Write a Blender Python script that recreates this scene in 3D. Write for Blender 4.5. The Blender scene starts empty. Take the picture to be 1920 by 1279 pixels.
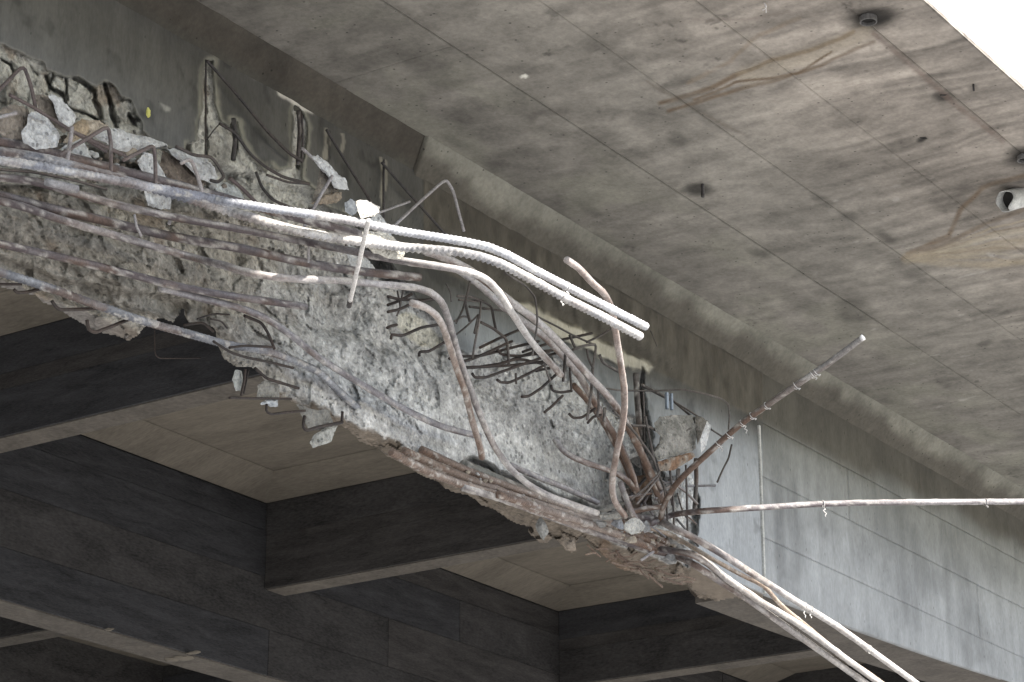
import bpy, bmesh, math, random
import numpy as np
from mathutils import Vector
random.seed(4); rng = np.random.default_rng(7)
S = bpy.context.scene
COL = S.collection

# ------------------------------------------------------------------ camera
# World frame: X runs along the bridge, Y across it (away from its outer edge), Z up.
EYE = 1.6
FPX, CX, CY = 4753.75, 960.0, 639.5
PITCH, AZ = math.radians(20.2155), math.radians(34.179)
F = np.array([math.cos(AZ)*math.cos(PITCH), math.sin(AZ)*math.cos(PITCH), math.sin(PITCH)])
R = np.array([math.sin(AZ), -math.cos(AZ), 0.0])
U = np.cross(R, F)
cam = bpy.data.cameras.new('camera'); camo = bpy.data.objects.new('camera', cam); COL.objects.link(camo)
camo.location = (0, 0, EYE)
camo.rotation_euler = (math.pi/2+PITCH, 0, AZ-math.pi/2)
cam.sensor_width = 36; cam.lens = FPX/1920*36; cam.clip_end = 2000; cam.clip_start = 0.1
S.camera = camo

# ------------------------------------------------------------------ light
SUN_T = 0.72                      # rise of the sun over the run square to the bridge
sd = Vector((0.18, -1.0, SUN_T)).normalized()     # towards the sun
SUN_EL = math.asin(sd.z); 
w = bpy.data.worlds.new('World'); S.world = w; w.use_nodes = True
nt = w.node_tree; bg = nt.nodes['Background']
sky = nt.nodes.new('ShaderNodeTexSky'); sky.sky_type = 'NISHITA'; sky.sun_disc = False
sky.sun_elevation = SUN_EL; sky.sun_rotation = math.atan2(sd.x, sd.y)
sky.air_density = 1.0; sky.dust_density = 1.0; sky.ozone_density = 1.0
nt.links.new(sky.outputs[0], bg.inputs[0]); bg.inputs[1].default_value = 0.15
sl = bpy.data.lights.new('sun', 'SUN'); slo = bpy.data.objects.new('sun', sl); COL.objects.link(slo)
sl.energy = 5.0; sl.angle = math.radians(0.5); sl.color = (1, 0.95, 0.88)
slo.rotation_euler = sd.to_track_quat('Z', 'Y').to_euler(); slo.location = (0, -20, 20)
S.view_settings.view_transform = 'Standard'; S.view_settings.look = 'None'
S.view_settings.exposure = 1.35; S.view_settings.gamma = 1.0; S.view_settings.use_curve_mapping = False
S.render.engine = 'CYCLES'
S.cycles.max_bounces = 7; S.cycles.diffuse_bounces = 5

# ------------------------------------------------------------------ sight-line helpers (measured from the camera)
def ray(x, y):
    x = np.asarray(x, float); y = np.asarray(y, float)
    return F + R*((x-CX)/FPX)[..., None] + U*((CY-y)/FPX)[..., None]
def onY(x, y, Y):
    r = ray(x, y); p = r*(np.asarray(Y, float)/r[..., 1])[..., None]; p = p.copy(); p[..., 2] += EYE; return p
def onZ(x, y, Z):
    r = ray(x, y); p = r*((np.asarray(Z, float)-EYE)/r[..., 2])[..., None]; p = p.copy(); p[..., 2] += EYE; return p
def proj(p):
    q = np.asarray(p, float) - np.array([0, 0, EYE]); d = q@F
    return CX+FPX*(q@R)/d, CY-FPX*(q@U)/d

# main levels (metres)
ZS = 5.38+EYE      # soffit
ZK = 5.215+EYE     # foot of the haunch
YW = 7.0           # outer face of edge girder
YB = 7.46          # inner face
YJ = 6.86          # haunch meets soffit
YE = 4.18          # outer edge of deck
ZB = 3.80+EYE      # girder bottom
Y2, Y2B = 11.46, 11.78
Z2 = 4.01+EYE
ZT = 4.63+EYE
XT0, DXT, TTH = 10.07, 3.62, 0.22
XJ = float(onY(1425, 900, YW)[0])     # construction joint of the girder
def Ylit(x, y):
    r = ray(x, y); k = r[..., 2]/r[..., 1]
    return ((ZS-EYE)+YE*SUN_T)/(k+SUN_T)

# ------------------------------------------------------------------ numpy noise
def _h(ix, iy, iz, s):
    n = (ix.astype(np.int64)*374761393 + iy.astype(np.int64)*668265263 + iz.astype(np.int64)*2147483647 + s*1274126177) & 0xffffffff
    n = ((n ^ (n >> 13))*1103515245) & 0xffffffff
    n = ((n ^ (n >> 16))*2654435761) & 0xffffffff
    return ((n ^ (n >> 15)) & 0xffffff)/float(0xffffff)
def vnoise(p, s=0):
    i = np.floor(p); f = p-i; f = f*f*(3-2*f); i = i.astype(np.int64)
    out = 0
    for a in (0, 1):
        for b in (0, 1):
            for c in (0, 1):
                wgt = (f[..., 0] if a else 1-f[..., 0])*(f[..., 1] if b else 1-f[..., 1])*(f[..., 2] if c else 1-f[..., 2])
                out = out + wgt*_h(i[..., 0]+a, i[..., 1]+b, i[..., 2]+c, s)
    return out
def fbm(p, oct=4, s=0, gain=.5):
    t = 0; a = 1; n = 0; q = p
    for o in range(oct):
        t = t + a*vnoise(q, s+o*17); n += a; a *= gain; q = q*2.03+11.3
    return t/n          # 0..1
def worley(p, s=0):
    i = np.floor(p).astype(np.int64); d1 = np.full(p.shape[:-1], 9.); d2 = d1.copy(); cid = np.zeros(p.shape[:-1])
    for a in (-1, 0, 1):
        for b in (-1, 0, 1):
            for c in (-1, 0, 1):
                j = i+np.array([a, b, c]); h1 = _h(j[..., 0], j[..., 1], j[..., 2], s); h2 = _h(j[..., 0], j[..., 1], j[..., 2], s+5); h3 = _h(j[..., 0], j[..., 1], j[..., 2], s+9)
                q = j+np.stack([h1, h2, h3], -1); d = np.sqrt(((q-p)**2).sum(-1))
                m = d < d1; d2 = np.where(m, d1, np.minimum(d2, d)); cid = np.where(m, _h(j[..., 0], j[..., 1], j[..., 2], s+21), cid); d1 = np.where(m, d, d1)
    return d1, d2, cid
def sstep(a, b, x):
    t = np.clip((x-a)/(b-a), 0, 1); return t*t*(3-2*t)
def mixc(c1, c2, t):
    return c1*(1-t[..., None])+np.asarray(c2)*t[..., None]
def seg_dist(x, y, pts, closed=False):
    """distance (pixels/metres of the plane used) to a polyline, and run along it 0..1"""
    d = np.full(x.shape, 1e9); n = len(pts); tt = np.zeros(x.shape)
    for k in range(n if closed else n-1):
        ax, ay = pts[k][:2]; bx, by = pts[(k+1) % n][:2]
        vx, vy = bx-ax, by-ay; L = vx*vx+vy*vy+1e-9
        t = np.clip(((x-ax)*vx+(y-ay)*vy)/L, 0, 1)
        e = np.hypot(x-ax-t*vx, y-ay-t*vy); m = e < d; d = np.where(m, e, d); tt = np.where(m, (k+t)/n, tt)
    return d, tt
def inside(x, y, pts):
    c = np.zeros(x.shape, bool); n = len(pts)
    for k in range(n):
        ax, ay = pts[k]; bx, by = pts[(k+1) % n]
        if ay == by: continue
        m = ((ay > y) != (by > y)) & (x < (bx-ax)*(y-ay)/(by-ay)+ax); c ^= m
    return c
def sdf(x, y, pts):
    d, _ = seg_dist(x, y, pts, True); return np.where(inside(x, y, pts), -d, d)

# ------------------------------------------------------------------ materials
def new_mat(name, rough=.9):
    m = bpy.data.materials.new(name); m.use_nodes = True
    n = m.node_tree.nodes; b = n['Principled BSDF']; b.inputs['Roughness'].default_value = rough
    b.inputs['Specular IOR Level'].default_value = .25
    return m, m.node_tree, b
def N(t, typ, **kw):
    n = t.nodes.new(typ)
    for k, v in kw.items():
        if k.startswith('i_'): n.inputs[k[2:].replace('_', ' ')].default_value = v
        else: setattr(n, k, v)
    return n
def tinted(name, fine=60, amp=(.72, 1.28), bump=.25, bdist=.004, agg=0, mid=9, rough=.92, metal=0, attr=True, base=(.2, .2, .2), stretch=(1, 1, 1), pits=0.0, patch=0.0):
    """concrete / steel: the tint stored on the mesh times a fine procedural grain"""
    m, t, b = new_mat(name, rough); L = t.links.new
    tc = N(t, 'ShaderNodeNewGeometry'); mp = N(t, 'ShaderNodeMapping'); L(tc.outputs['Position'], mp.inputs['Vector']); mp.inputs['Scale'].default_value = stretch
    a = N(t, 'ShaderNodeTexNoise', i_Scale=fine, i_Detail=8, i_Roughness=.65); L(mp.outputs[0], a.inputs['Vector'])
    a2 = N(t, 'ShaderNodeTexNoise', i_Scale=mid, i_Detail=6, i_Roughness=.6, i_Distortion=.6); L(mp.outputs[0], a2.inputs['Vector'])
    ad = N(t, 'ShaderNodeMath', operation='ADD'); L(a.outputs[0], ad.inputs[0]); L(a2.outputs[0], ad.inputs[1])
    mr = N(t, 'ShaderNodeMapRange'); L(ad.outputs[0], mr.inputs[0]); mr.inputs[1].default_value = .7; mr.inputs[2].default_value = 1.3
    mr.inputs[3].default_value = amp[0]; mr.inputs[4].default_value = amp[1]
    if attr:
        c = N(t, 'ShaderNodeAttribute', attribute_name='tint').outputs['Color']
    else:
        q = N(t, 'ShaderNodeRGB'); q.outputs[0].default_value = (*base, 1); c = q.outputs[0]
    mx = N(t, 'ShaderNodeVectorMath', operation='SCALE'); L(c, mx.inputs[0]); L(mr.outputs[0], mx.inputs['Scale'])
    out = mx.outputs[0]; hsrc = ad.outputs[0]
    if agg:     # exposed stones of the aggregate
        v = N(t, 'ShaderNodeTexVoronoi', i_Scale=agg, i_Randomness=1.0); L(mp.outputs[0], v.inputs['Vector'])
        sep = N(t, 'ShaderNodeSeparateColor'); L(v.outputs['Color'], sep.inputs[0])
        st = N(t, 'ShaderNodeMath', operation='GREATER_THAN'); L(sep.outputs[0], st.inputs[0]); st.inputs[1].default_value = .62
        ed = N(t, 'ShaderNodeMath', operation='LESS_THAN'); L(v.outputs['Distance'], ed.inputs[0]); ed.inputs[1].default_value = .42
        an = N(t, 'ShaderNodeMath', operation='MULTIPLY'); L(st.outputs[0], an.inputs[0]); L(ed.outputs[0], an.inputs[1])
        v2 = N(t, 'ShaderNodeMapRange'); L(sep.outputs[1], v2.inputs[0]); v2.inputs[3].default_value = .45; v2.inputs[4].default_value = 1.35
        s2 = N(t, 'ShaderNodeVectorMath', operation='SCALE'); L(out, s2.inputs[0]); L(v2.outputs[0], s2.inputs['Scale'])
        mm = N(t, 'ShaderNodeMix', data_type='RGBA'); L(an.outputs[0], mm.inputs[0]); L(out, mm.inputs[6]); L(s2.outputs[0], mm.inputs[7]); out = mm.outputs[2]
        hh = N(t, 'ShaderNodeMath', operation='MULTIPLY_ADD'); L(v.outputs['Distance'], hh.inputs[0]); hh.inputs[1].default_value = -.9; L(ad.outputs[0], hh.inputs[2]); hsrc = hh.outputs[0]
    if pits:    # small air holes and black specks
        v = N(t, 'ShaderNodeTexVoronoi', i_Scale=26, i_Randomness=1.0); L(mp.outputs[0], v.inputs['Vector'])
        sep = N(t, 'ShaderNodeSeparateColor'); L(v.outputs['Color'], sep.inputs[0])
        st = N(t, 'ShaderNodeMath', operation='GREATER_THAN'); L(sep.outputs[0], st.inputs[0]); st.inputs[1].default_value = .86
        ed = N(t, 'ShaderNodeMath', operation='LESS_THAN'); L(v.outputs['Distance'], ed.inputs[0]); ed.inputs[1].default_value = pits
        an = N(t, 'ShaderNodeMath', operation='MULTIPLY'); L(st.outputs[0], an.inputs[0]); L(ed.outputs[0], an.inputs[1])
        s2 = N(t, 'ShaderNodeVectorMath', operation='SCALE'); L(out, s2.inputs[0]); s2.inputs['Scale'].default_value = .45
        mm = N(t, 'ShaderNodeMix', data_type='RGBA'); L(an.outputs[0], mm.inputs[0]); L(out, mm.inputs[6]); L(s2.outputs[0], mm.inputs[7]); out = mm.outputs[2]
    L(out, b.inputs['Base Color']); b.inputs['Metallic'].default_value = metal
    bp = N(t, 'ShaderNodeBump', i_Strength=bump, i_Distance=bdist); L(hsrc, bp.inputs['Height']); L(bp.outputs[0], b.inputs['Normal'])
    return m
M_SOF = tinted('soffit_concrete', fine=42, amp=(.74, 1.26), bump=.5, bdist=.004, mid=5, pits=.16)
M_WEB = tinted('web_concrete', fine=50, amp=(.78, 1.22), bump=.5, bdist=.003, mid=7, pits=.12, stretch=(1.4, 1.4, .45))
M_CORE = tinted('broken_concrete', fine=70, amp=(.55, 1.45), bump=1.0, bdist=.012, agg=36, mid=22)
M_ROCK = tinted('rubble_concrete', fine=80, amp=(.6, 1.4), bump=.9, bdist=.010, agg=46, mid=18)
M_STEEL = tinted('weathered_bar_steel', fine=150, amp=(.55, 1.45), bump=.5, bdist=.002, mid=45, rough=.62)
M_DARK = tinted('dark_concrete', fine=26, amp=(.35, 1.65), bump=.6, bdist=.006, mid=1.6, stretch=(1, 1, 3), attr=False, base=(.039, .037, .036))  # even dark tone of the inner beam faces
M_DARKB = tinted('dark_board_print', fine=30, amp=(.4, 1.6), bump=.6, bdist=.006, mid=2.2, stretch=(1, 1, 6), attr=False, base=(.043, .040, .038))
M_DARKC = tinted('dark_board_print_grey', fine=30, amp=(.4, 1.6), bump=.6, bdist=.006, mid=2.2, stretch=(1, 1, 6), attr=False, base=(.035, .035, .037))
M_DARK2 = tinted('dark_beam_soffit', fine=34, amp=(.6, 1.4), bump=.6, bdist=.006, mid=4, attr=False, base=(.088, .078, .067))
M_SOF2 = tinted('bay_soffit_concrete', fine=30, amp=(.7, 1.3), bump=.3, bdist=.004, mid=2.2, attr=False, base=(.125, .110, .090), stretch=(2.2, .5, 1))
M_FAS = tinted('fascia_concrete', fine=30, amp=(.85, 1.15), bump=.3, bdist=.004, mid=2.2, attr=False, base=(.55, .54, .51))
M_GROUND = tinted('dry_gravelly_ground', fine=8, amp=(.75, 1.25), bump=.4, bdist=.02, mid=.6, attr=False, base=(.40, .395, .385))
M_WIRE = tinted('tie_wire', fine=200, amp=(.8, 1.2), bump=.1, mid=60, attr=False, base=(.5, .48, .46), rough=.5)
M_PIPE = tinted('grey_pipe', fine=90, amp=(.6, 1.3), bump=.4, bdist=.003, mid=20, attr=False, base=(.42, .42, .40), rough=.6)
M_OLDP = tinted('dark_pipe', fine=90, amp=(.5, 1.4), attr=False, base=(.11, .105, .10), rough=.7)  # darker metal for the drain rings
M_BLACK = tinted('bore_shade', fine=40, amp=(.5, 1.5), attr=False, base=(.018, .017, .016))  # black that stands for the shade inside drains and pipe
M_YEL = tinted('yellow_paint', fine=90, amp=(.8, 1.2), attr=False, base=(.46, .45, .14))
M_CLIP = tinted('galvanised_clip', fine=90, attr=False, base=(.30, .34, .40), rough=.4, metal=.6)

# ------------------------------------------------------------------ object helpers
def link(name, me, parent=None, mat=None, label=None, cat=None, group=None, kind=None, loc=None):
    o = bpy.data.objects.new(name, me); COL.objects.link(o)
    if parent is not None: o.parent = parent
    if mat is not None and me is not None and not me.materials: me.materials.append(mat)
    if label: o['label'] = label
    if cat: o['category'] = cat
    if group: o['group'] = group
    if kind: o['kind'] = kind
    if loc is not None: o.location = loc
    return o
def mesh_np(name, v, f, tint=None, smooth=True):
    me = bpy.data.meshes.new(name); v = np.asarray(v, np.float32); 
    f = np.asarray(f, np.int32)
    me.vertices.add(len(v)); me.vertices.foreach_set('co', v.ravel())
    k = f.shape[1]; me.loops.add(f.size); me.loops.foreach_set('vertex_index', f.ravel())
    me.polygons.add(len(f)); me.polygons.foreach_set('loop_start', np.arange(0, f.size, k, dtype=np.int32))
    me.update(calc_edges=True); me.validate()
    if tint is not None:
        a = me.attributes.new('tint', 'FLOAT_COLOR', 'POINT')
        c = np.ones((len(me.vertices), 4), np.float32); c[:, :3] = tint; a.data.foreach_set('color', c.ravel())
    if smooth: me.polygons.foreach_set('use_smooth', [True]*len(me.polygons))
    return me
def box_me(name, lo, hi, bevel=0):
    bm = bmesh.new(); bmesh.ops.create_cube(bm, size=1)
    for v in bm.verts: v.co = Vector([lo[i]+(v.co[i]+.5)*(hi[i]-lo[i]) for i in range(3)])
    if bevel: bmesh.ops.bevel(bm, geom=list(bm.edges), offset=bevel, segments=1, affect='EDGES')
    me = bpy.data.meshes.new(name); bm.to_mesh(me); bm.free(); return me
def box(name, lo, hi, mat, parent, bevel=0, **kw):
    return link(name, box_me(name, lo, hi, bevel), parent, mat, **kw)
def prism(name, sec, x0, x1, mat, parent, axis=0, nseg=1, **kw):
    """a cross-section carried along X (axis 0, section in Y,Z) or along Y (axis 1, section in X,Z)"""
    bm = bmesh.new(); rings = []
    for i in range(nseg+1):
        a = x0+(x1-x0)*i/nseg
        rings.append([bm.verts.new((a, p, q) if axis == 0 else (p, a, q)) for p, q in sec])
    n = len(sec)
    for i in range(nseg):
        for k in range(n): bm.faces.new((rings[i][k], rings[i][(k+1) % n], rings[i+1][(k+1) % n], rings[i+1][k]))
    bm.faces.new(rings[0]); bm.faces.new(rings[-1]); bmesh.ops.recalc_face_normals(bm, faces=bm.faces)
    me = bpy.data.meshes.new(name); bm.to_mesh(me); bm.free(); return link(name, me, parent, mat, **kw)

# ------------------------------------------------------------------ ground
gv = [(-900, -900, 0), (900, -900, 0), (900, 900, 0), (-900, 900, 0)]
link('ground', mesh_np('ground', gv, [(0, 1, 2, 3)], smooth=False), None, M_GROUND, kind='structure',
     label='pale dry ground far below the bridge')

# ------------------------------------------------------------------ the bridge
bridge = link('concrete_bridge', None, label='stained grey concrete bridge seen from below with broken edge girder', cat='bridge', loc=(0, 0, 0))
BX0, BX1, BY1 = -8.0, 60.0, 34.0
deck = prism('deck_slab', [(YE+.062, ZS+.004), (YE+.062, ZS+.34), (BY1, ZS+.34), (BY1, ZS+.004)], BX0, BX1, M_SOF2, bridge)

def col_soffit(x, y, z):
    """tint of the cantilever soffit from water marks, mould and rust, in the plane's own metres"""
    P = np.stack([x, y, z], -1)
    big = fbm(P*np.array([.8, 1.0, 1]), 5, 3); med = fbm(P*np.array([3.2, 2.2, 1]), 5, 9)
    wx = x+.35*(fbm(P*1.2, 3, 31)-.5)+.12*(fbm(P*3.5, 3, 33)-.5)
    st = fbm(np.stack([wx*9, y*1.1, z], -1), 5, 41)       # water streaks running to the edge
    st2 = fbm(np.stack([wx*24, y*2.0, z], -1), 4, 43)
    px, py = proj(P)
    warm = sstep(5.9, 4.6, y)
    base = np.ones(P.shape)*np.array([.215, .200, .174])
    base = mixc(base, (.268, .238, .205), warm*.95)
    c = base*(.68+.64*big)[..., None]*(.70+.60*med)[..., None]
    k = (.35+.65*warm)
    c = c*(1+k*1.35*(st-.5)+k*.8*(st2-.5)+.5*(fbm(P*np.array([13, 9, 1]), 4, 47)-.5))[..., None]
    # greenish pale patches close to the haunch
    g = sstep(6.05, 6.5, y)*sstep(.42, .62, fbm(P*np.array([2.6, 3.2, 1]), 4, 77))
    c = mixc(c, (.240, .232, .188), g*.6)
    # dark mould blots
    mo = sstep(.50, .72, fbm(P*np.array([1.7, 2.6, 1]), 6, 55, .6)); c = c*(1-.24*mo)[..., None]
    sp = sstep(.68, .80, fbm(P*np.array([14, 14, 1]), 3, 58, .7))*sstep(.45, .65, fbm(P*1.1, 3, 59)); c = c*(1-.5*sp)[..., None]
    wp = 9*(fbm(P*4, 3, 88)-.5)
    def blot(cx, cy, rx, ry, s, ang=0):
        nonlocal c
        ca, sa = math.cos(ang), math.sin(ang); dx = px-cx; dy = py-cy
        q = np.hypot((dx*ca+dy*sa)/rx, (-dx*sa+dy*ca)/ry)+.5*(fbm(P*9, 4, 91)-.5)
        c = c*(1-s*(.72 if s < .75 else 1)*sstep(1.0, .25, q))[..., None]
    for a in [(1632, 30, 75, 32, .9, -.05), (1770, 178, 28, 14, .8, -.1), (1728, 257, 16, 7, .85, -.3), (1915, 290, 48, 30, .85, -.2), (1310, 350, 44, 16, .75, 0),
              (1825, 160, 15, 8, .6, 0), (1600, 580, 60, 40, .45, .6), (1700, 500, 90, 24, .35, .6), (1270, 255, 30, 18, .5, .4), (1330, 220, 60, 18, .35, .6),
              (980, 125, 40, 18, .45, .1), (800, 120, 100, 40, .35, .5), (1540, 370, 30, 14, .5, .5), (1590, 400, 26, 12, .5, .3), (1660, 440, 34, 14, .7, .5),
              (1845, 640, 25, 8, .6, -.3), (1890, 580, 40, 8, .45, -.3), (1100, 385, 40, 14, .35, .5), (850, 260, 40, 14, .4, .4), (1500, 560, 70, 25, .4, .5), (1420, 470, 30, 10, .45, .3)]: blot(*a)
    # brown water runs from the drains
    def run(pts, wd, s, tc):
        nonlocal c
        d, _ = seg_dist(px+wp, py+wp, pts); m = sstep(wd*1.3, wd*.25, d)*(.65+.35*sstep(.3, .6, st2)); c = mixc(c, tc, m*min(1, s*1.25))
    BR = (.135, .098, .066); PB = (.30, .255, .185)
    run([(1600, 55), (1520, 90), (1440, 112), (1330, 160), (1240, 190)], 5.5, .75, BR)
    run([(1640, 75), (1540, 120), (1440, 150), (1340, 175), (1255, 205)], 4.5, .7, BR)
    run([(1620, 60), (1500, 108), (1400, 138)], 22, .35, PB)
    run([(1560, 95), (1500, 132), (1450, 142), (1380, 150), (1300, 182)], 3, .8, BR)
    run([(1500, 30), (1420, 60), (1370, 110), (1290, 150)], 5, .45, (.21, .165, .12))
    run([(1480, 18), (1400, 30), (1300, 30)], 4, .35, (.17, .14, .12))
    for k in range(7): run([(1960, 395+k*17), (1860, 425+k*9), (1780, 455+k*4), (1715, 478)], 2.6, .6, (PB, BR, (.33, .30, .24))[k % 3])
    run([(1920, 325), (1840, 350), (1800, 390), (1780, 440), (1700, 470)], 5.5, .7, BR)
    run([(1940, 380), (1860, 410), (1780, 450), (1690, 480)], 5, .5, BR)
    run([(1960, 440), (1860, 462), (1780, 475), (1700, 480)], 12, .6, PB)
    run([(1960, 480), (1850, 492), (1760, 490), (1710, 482)], 8, .6, PB)
    run([(1960, 420), (1850, 440), (1760, 468)], 6, .6, (.33, .29, .22))
    run([(1640, 60), (1700, 110), (1790, 190), (1880, 260)], 7, .55, (.15, .11, .09))     # rusty joint
    run([(1215, 150), (1330, 215), (1400, 250)], 4, .4, (.12, .10, .08))
    run([(1000, 220), (1010, 210), (1060, 205)], 9, .4, (.10, .09, .08))
    # small white drips
    wd_ = sstep(.80, .86, fbm(P*np.array([16, 11, 1]), 2, 71, .4))*sstep(.5, .65, fbm(P*1.3, 2, 72)); c = mixc(c, (.38, .36, .33), wd_*.45)
    for q in [(983, 138, 8, 3.5)]:
        m = sstep(1.1, .8, np.hypot((px-q[0])/q[2], (py-q[1])/q[3])); c = mixc(c, (.7, .68, .6), m)
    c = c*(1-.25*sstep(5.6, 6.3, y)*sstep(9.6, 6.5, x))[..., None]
    return np.clip(c*.93, .01, .8)

def panel_soffit(x0, x1, y0, y1, dz, parent, step=.022):
    nx = max(2, int((x1-x0)/step)); ny = max(2, int((y1-y0)/step))
    gx, gy = np.meshgrid(np.linspace(x0, x1, nx), np.linspace(y0, y1, ny), indexing='ij')
    P0 = np.stack([gx, gy, np.full(gx.shape, ZS)], -1)
    rel = .006*(fbm(P0*2.2, 4, 5)-.5)
    gz = ZS-.012-dz+rel
    e = np.minimum(np.minimum(gx-x0, x1-gx), np.minimum(gy-y0, y1-gy))
    gz = gz+.004*np.clip(1-e/.012, 0, 1)
    c = col_soffit(gx, gy, np.full(gx.shape, ZS))
    v = np.stack([gx, gy, gz], -1).reshape(-1, 3); c = c.reshape(-1, 3)
    idx = np.arange(nx*ny).reshape(nx, ny)
    f = np.stack([idx[:-1, :-1], idx[:-1, 1:], idx[1:, 1:], idx[1:, :-1]], -1).reshape(-1, 4)
    # turned-up rim
    rim = np.concatenate([idx[0, :], idx[1:, -1], idx[-1, :-1][::-1], idx[1:-1, 0][::-1]])
    rv = v[rim].copy(); rv[:, 2] = ZS+.002; n0 = len(v); v = np.vstack([v, rv]); c = np.vstack([c, c[rim]*.8])
    k = len(rim); a = np.arange(k); b = (a+1) % k
    f = np.vstack([f, np.stack([rim[a], rim[b], n0+b, n0+a], -1)])
    return link('soffit_panel', mesh_np('soffit_panel', v, f, c), parent, M_SOF)
ys = [YE-.004, 4.485, 5.02, 5.60, 6.185, YJ+.02]
cuts = {0: [3.5, 9.4, 12.6, 16.4, 26], 1: [3.5, 8.2, 11.0, 15.6, 26], 2: [3.5, 9.6, 13.4, 18.2, 26], 3: [3.5, 7.9, 12.2, 16.6, 26], 4: [3.5, 8.62, 13.1, 17.6, 26]}
for r_ in range(5):
    xs = cuts[r_]; glo = [.0, .0010, .0003, .0007, .0009, 0][r_]; ghi = [.0010, .0003, .0007, .0009, .0002][r_]
    for a in range(len(xs)-1):
        g = .0004+.0010*random.random(); ghi = random.choice([.0001, .0001, .0005, .0008]); glo = .0001
        panel_soffit(xs[a]+g*.4, xs[a+1]-g*.4, ys[r_]+glo, ys[r_+1]-ghi, random.choice([0, .001, .002, .003, .0015]), deck, .0135 if xs[a] < 16 else .03)

# deck edge, ragged a little, with kerb above
prism('parapet', [(YE+.004, ZS+.02), (YE+.004, ZS+1.5), (YE+.25, ZS+1.5), (YE+.25, ZS+.35), (YE+.06, ZS+.35), (YE+.06, ZS+.02)], BX0, BX1, M_FAS, bridge)
n = 900; xs_ = np.linspace(3.5, 26, n); d1 = .006*(fbm(np.stack([xs_*9, xs_*0, xs_*0], -1), 4, 3)-.3)+.02*sstep(.6, .8, fbm(np.stack([xs_*1.3, xs_*0, xs_*0], -1), 3, 6))
vv = []; 
for dy, dz in ((0.03, -.008), (.003, -.010), (.002, .012), (.008, .030)):
    yy = YE+dy-(d1 if dy < .02 else 0); zz = np.full(n, ZS+dz)-(d1*.5 if dy < .02 else 0); vv.append(np.stack([xs_, yy+0*xs_, zz+0*xs_], -1))
vv = np.array(vv); idx = np.arange(4*n).reshape(4, n); f = np.stack([idx[:-1, :-1], idx[1:, :-1], idx[1:, 1:], idx[:-1, 1:]], -1).reshape(-1, 4)
v_ = vv.reshape(-1, 3); link('edge_drip', mesh_np('edge_drip', v_, f, col_soffit(v_[:, 0], v_[:, 1], v_[:, 2])*.8), deck, M_SOF)

# haunch between girder and soffit
XH = 9.44
def haunch(x0, x1, off, dark, name):
    nx = int((x1-x0)/.022); nu = 16
    gx, gu = np.meshgrid(np.linspace(x0, x1, nx), np.linspace(0, 1, nu), indexing='ij')
    gy = YW+.01+(YJ-YW-.03)*gu+off; gz = ZK-.01+(ZS+.004-ZK+.01)*gu
    skew = -.10*gu if x1 > XH+1 else np.where(gx > x1-.5, -.10*gu*(gx-x1+.5)/.5, 0); gx = gx+skew*(1 if x1 < XH+1 else sstep(x0+.5, x0, gx))
    P = np.stack([gx, gy, gz], -1)
    nn = fbm(P*2.2, 6, 12, .6); n2 = fbm(P*np.array([9, 9, 9]), 4, 14)
    if dark:  # darker tint on the length left of the joint
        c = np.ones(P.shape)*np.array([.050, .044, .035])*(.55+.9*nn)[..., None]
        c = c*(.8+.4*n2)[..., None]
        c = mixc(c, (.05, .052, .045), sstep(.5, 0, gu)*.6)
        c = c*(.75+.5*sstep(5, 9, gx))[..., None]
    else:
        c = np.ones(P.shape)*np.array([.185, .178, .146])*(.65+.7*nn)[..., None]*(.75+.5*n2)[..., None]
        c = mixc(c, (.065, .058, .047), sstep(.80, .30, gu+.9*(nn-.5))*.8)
    dsp = .008*(n2-.5)
    P[..., 1] -= dsp; P[..., 2] -= dsp
    v = P.reshape(-1, 3); idx = np.arange(nx*nu).reshape(nx, nu)
    f = np.stack([idx[:-1, :-1], idx[1:, :-1], idx[1:, 1:], idx[:-1, 1:]], -1).reshape(-1, 4)
    # close towards the girder at both ends
    rim = np.concatenate([idx[0, :], idx[-1, ::-1]]); 
    rv = v[rim].copy(); rv[:, 1] += .05; rv[:, 2] += .05; n0 = len(v); v = np.vstack([v, rv]); cc = np.vstack([c.reshape(-1, 3), c.reshape(-1, 3)[rim]])
    a = np.arange(nu-1); f = np.vstack([f, np.stack([rim[a], rim[a+1], n0+a+1, n0+a], -1), np.stack([rim[nu+a], rim[nu+a+1], n0+nu+a+1, n0+nu+a], -1)])
    return link(name, mesh_np(name, v, f, cc), bridge, M_SOF, label='dark length of the haunch' if dark else None)
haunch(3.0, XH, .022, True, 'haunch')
haunch(XH, 26, 0, False, 'haunch')

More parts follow.
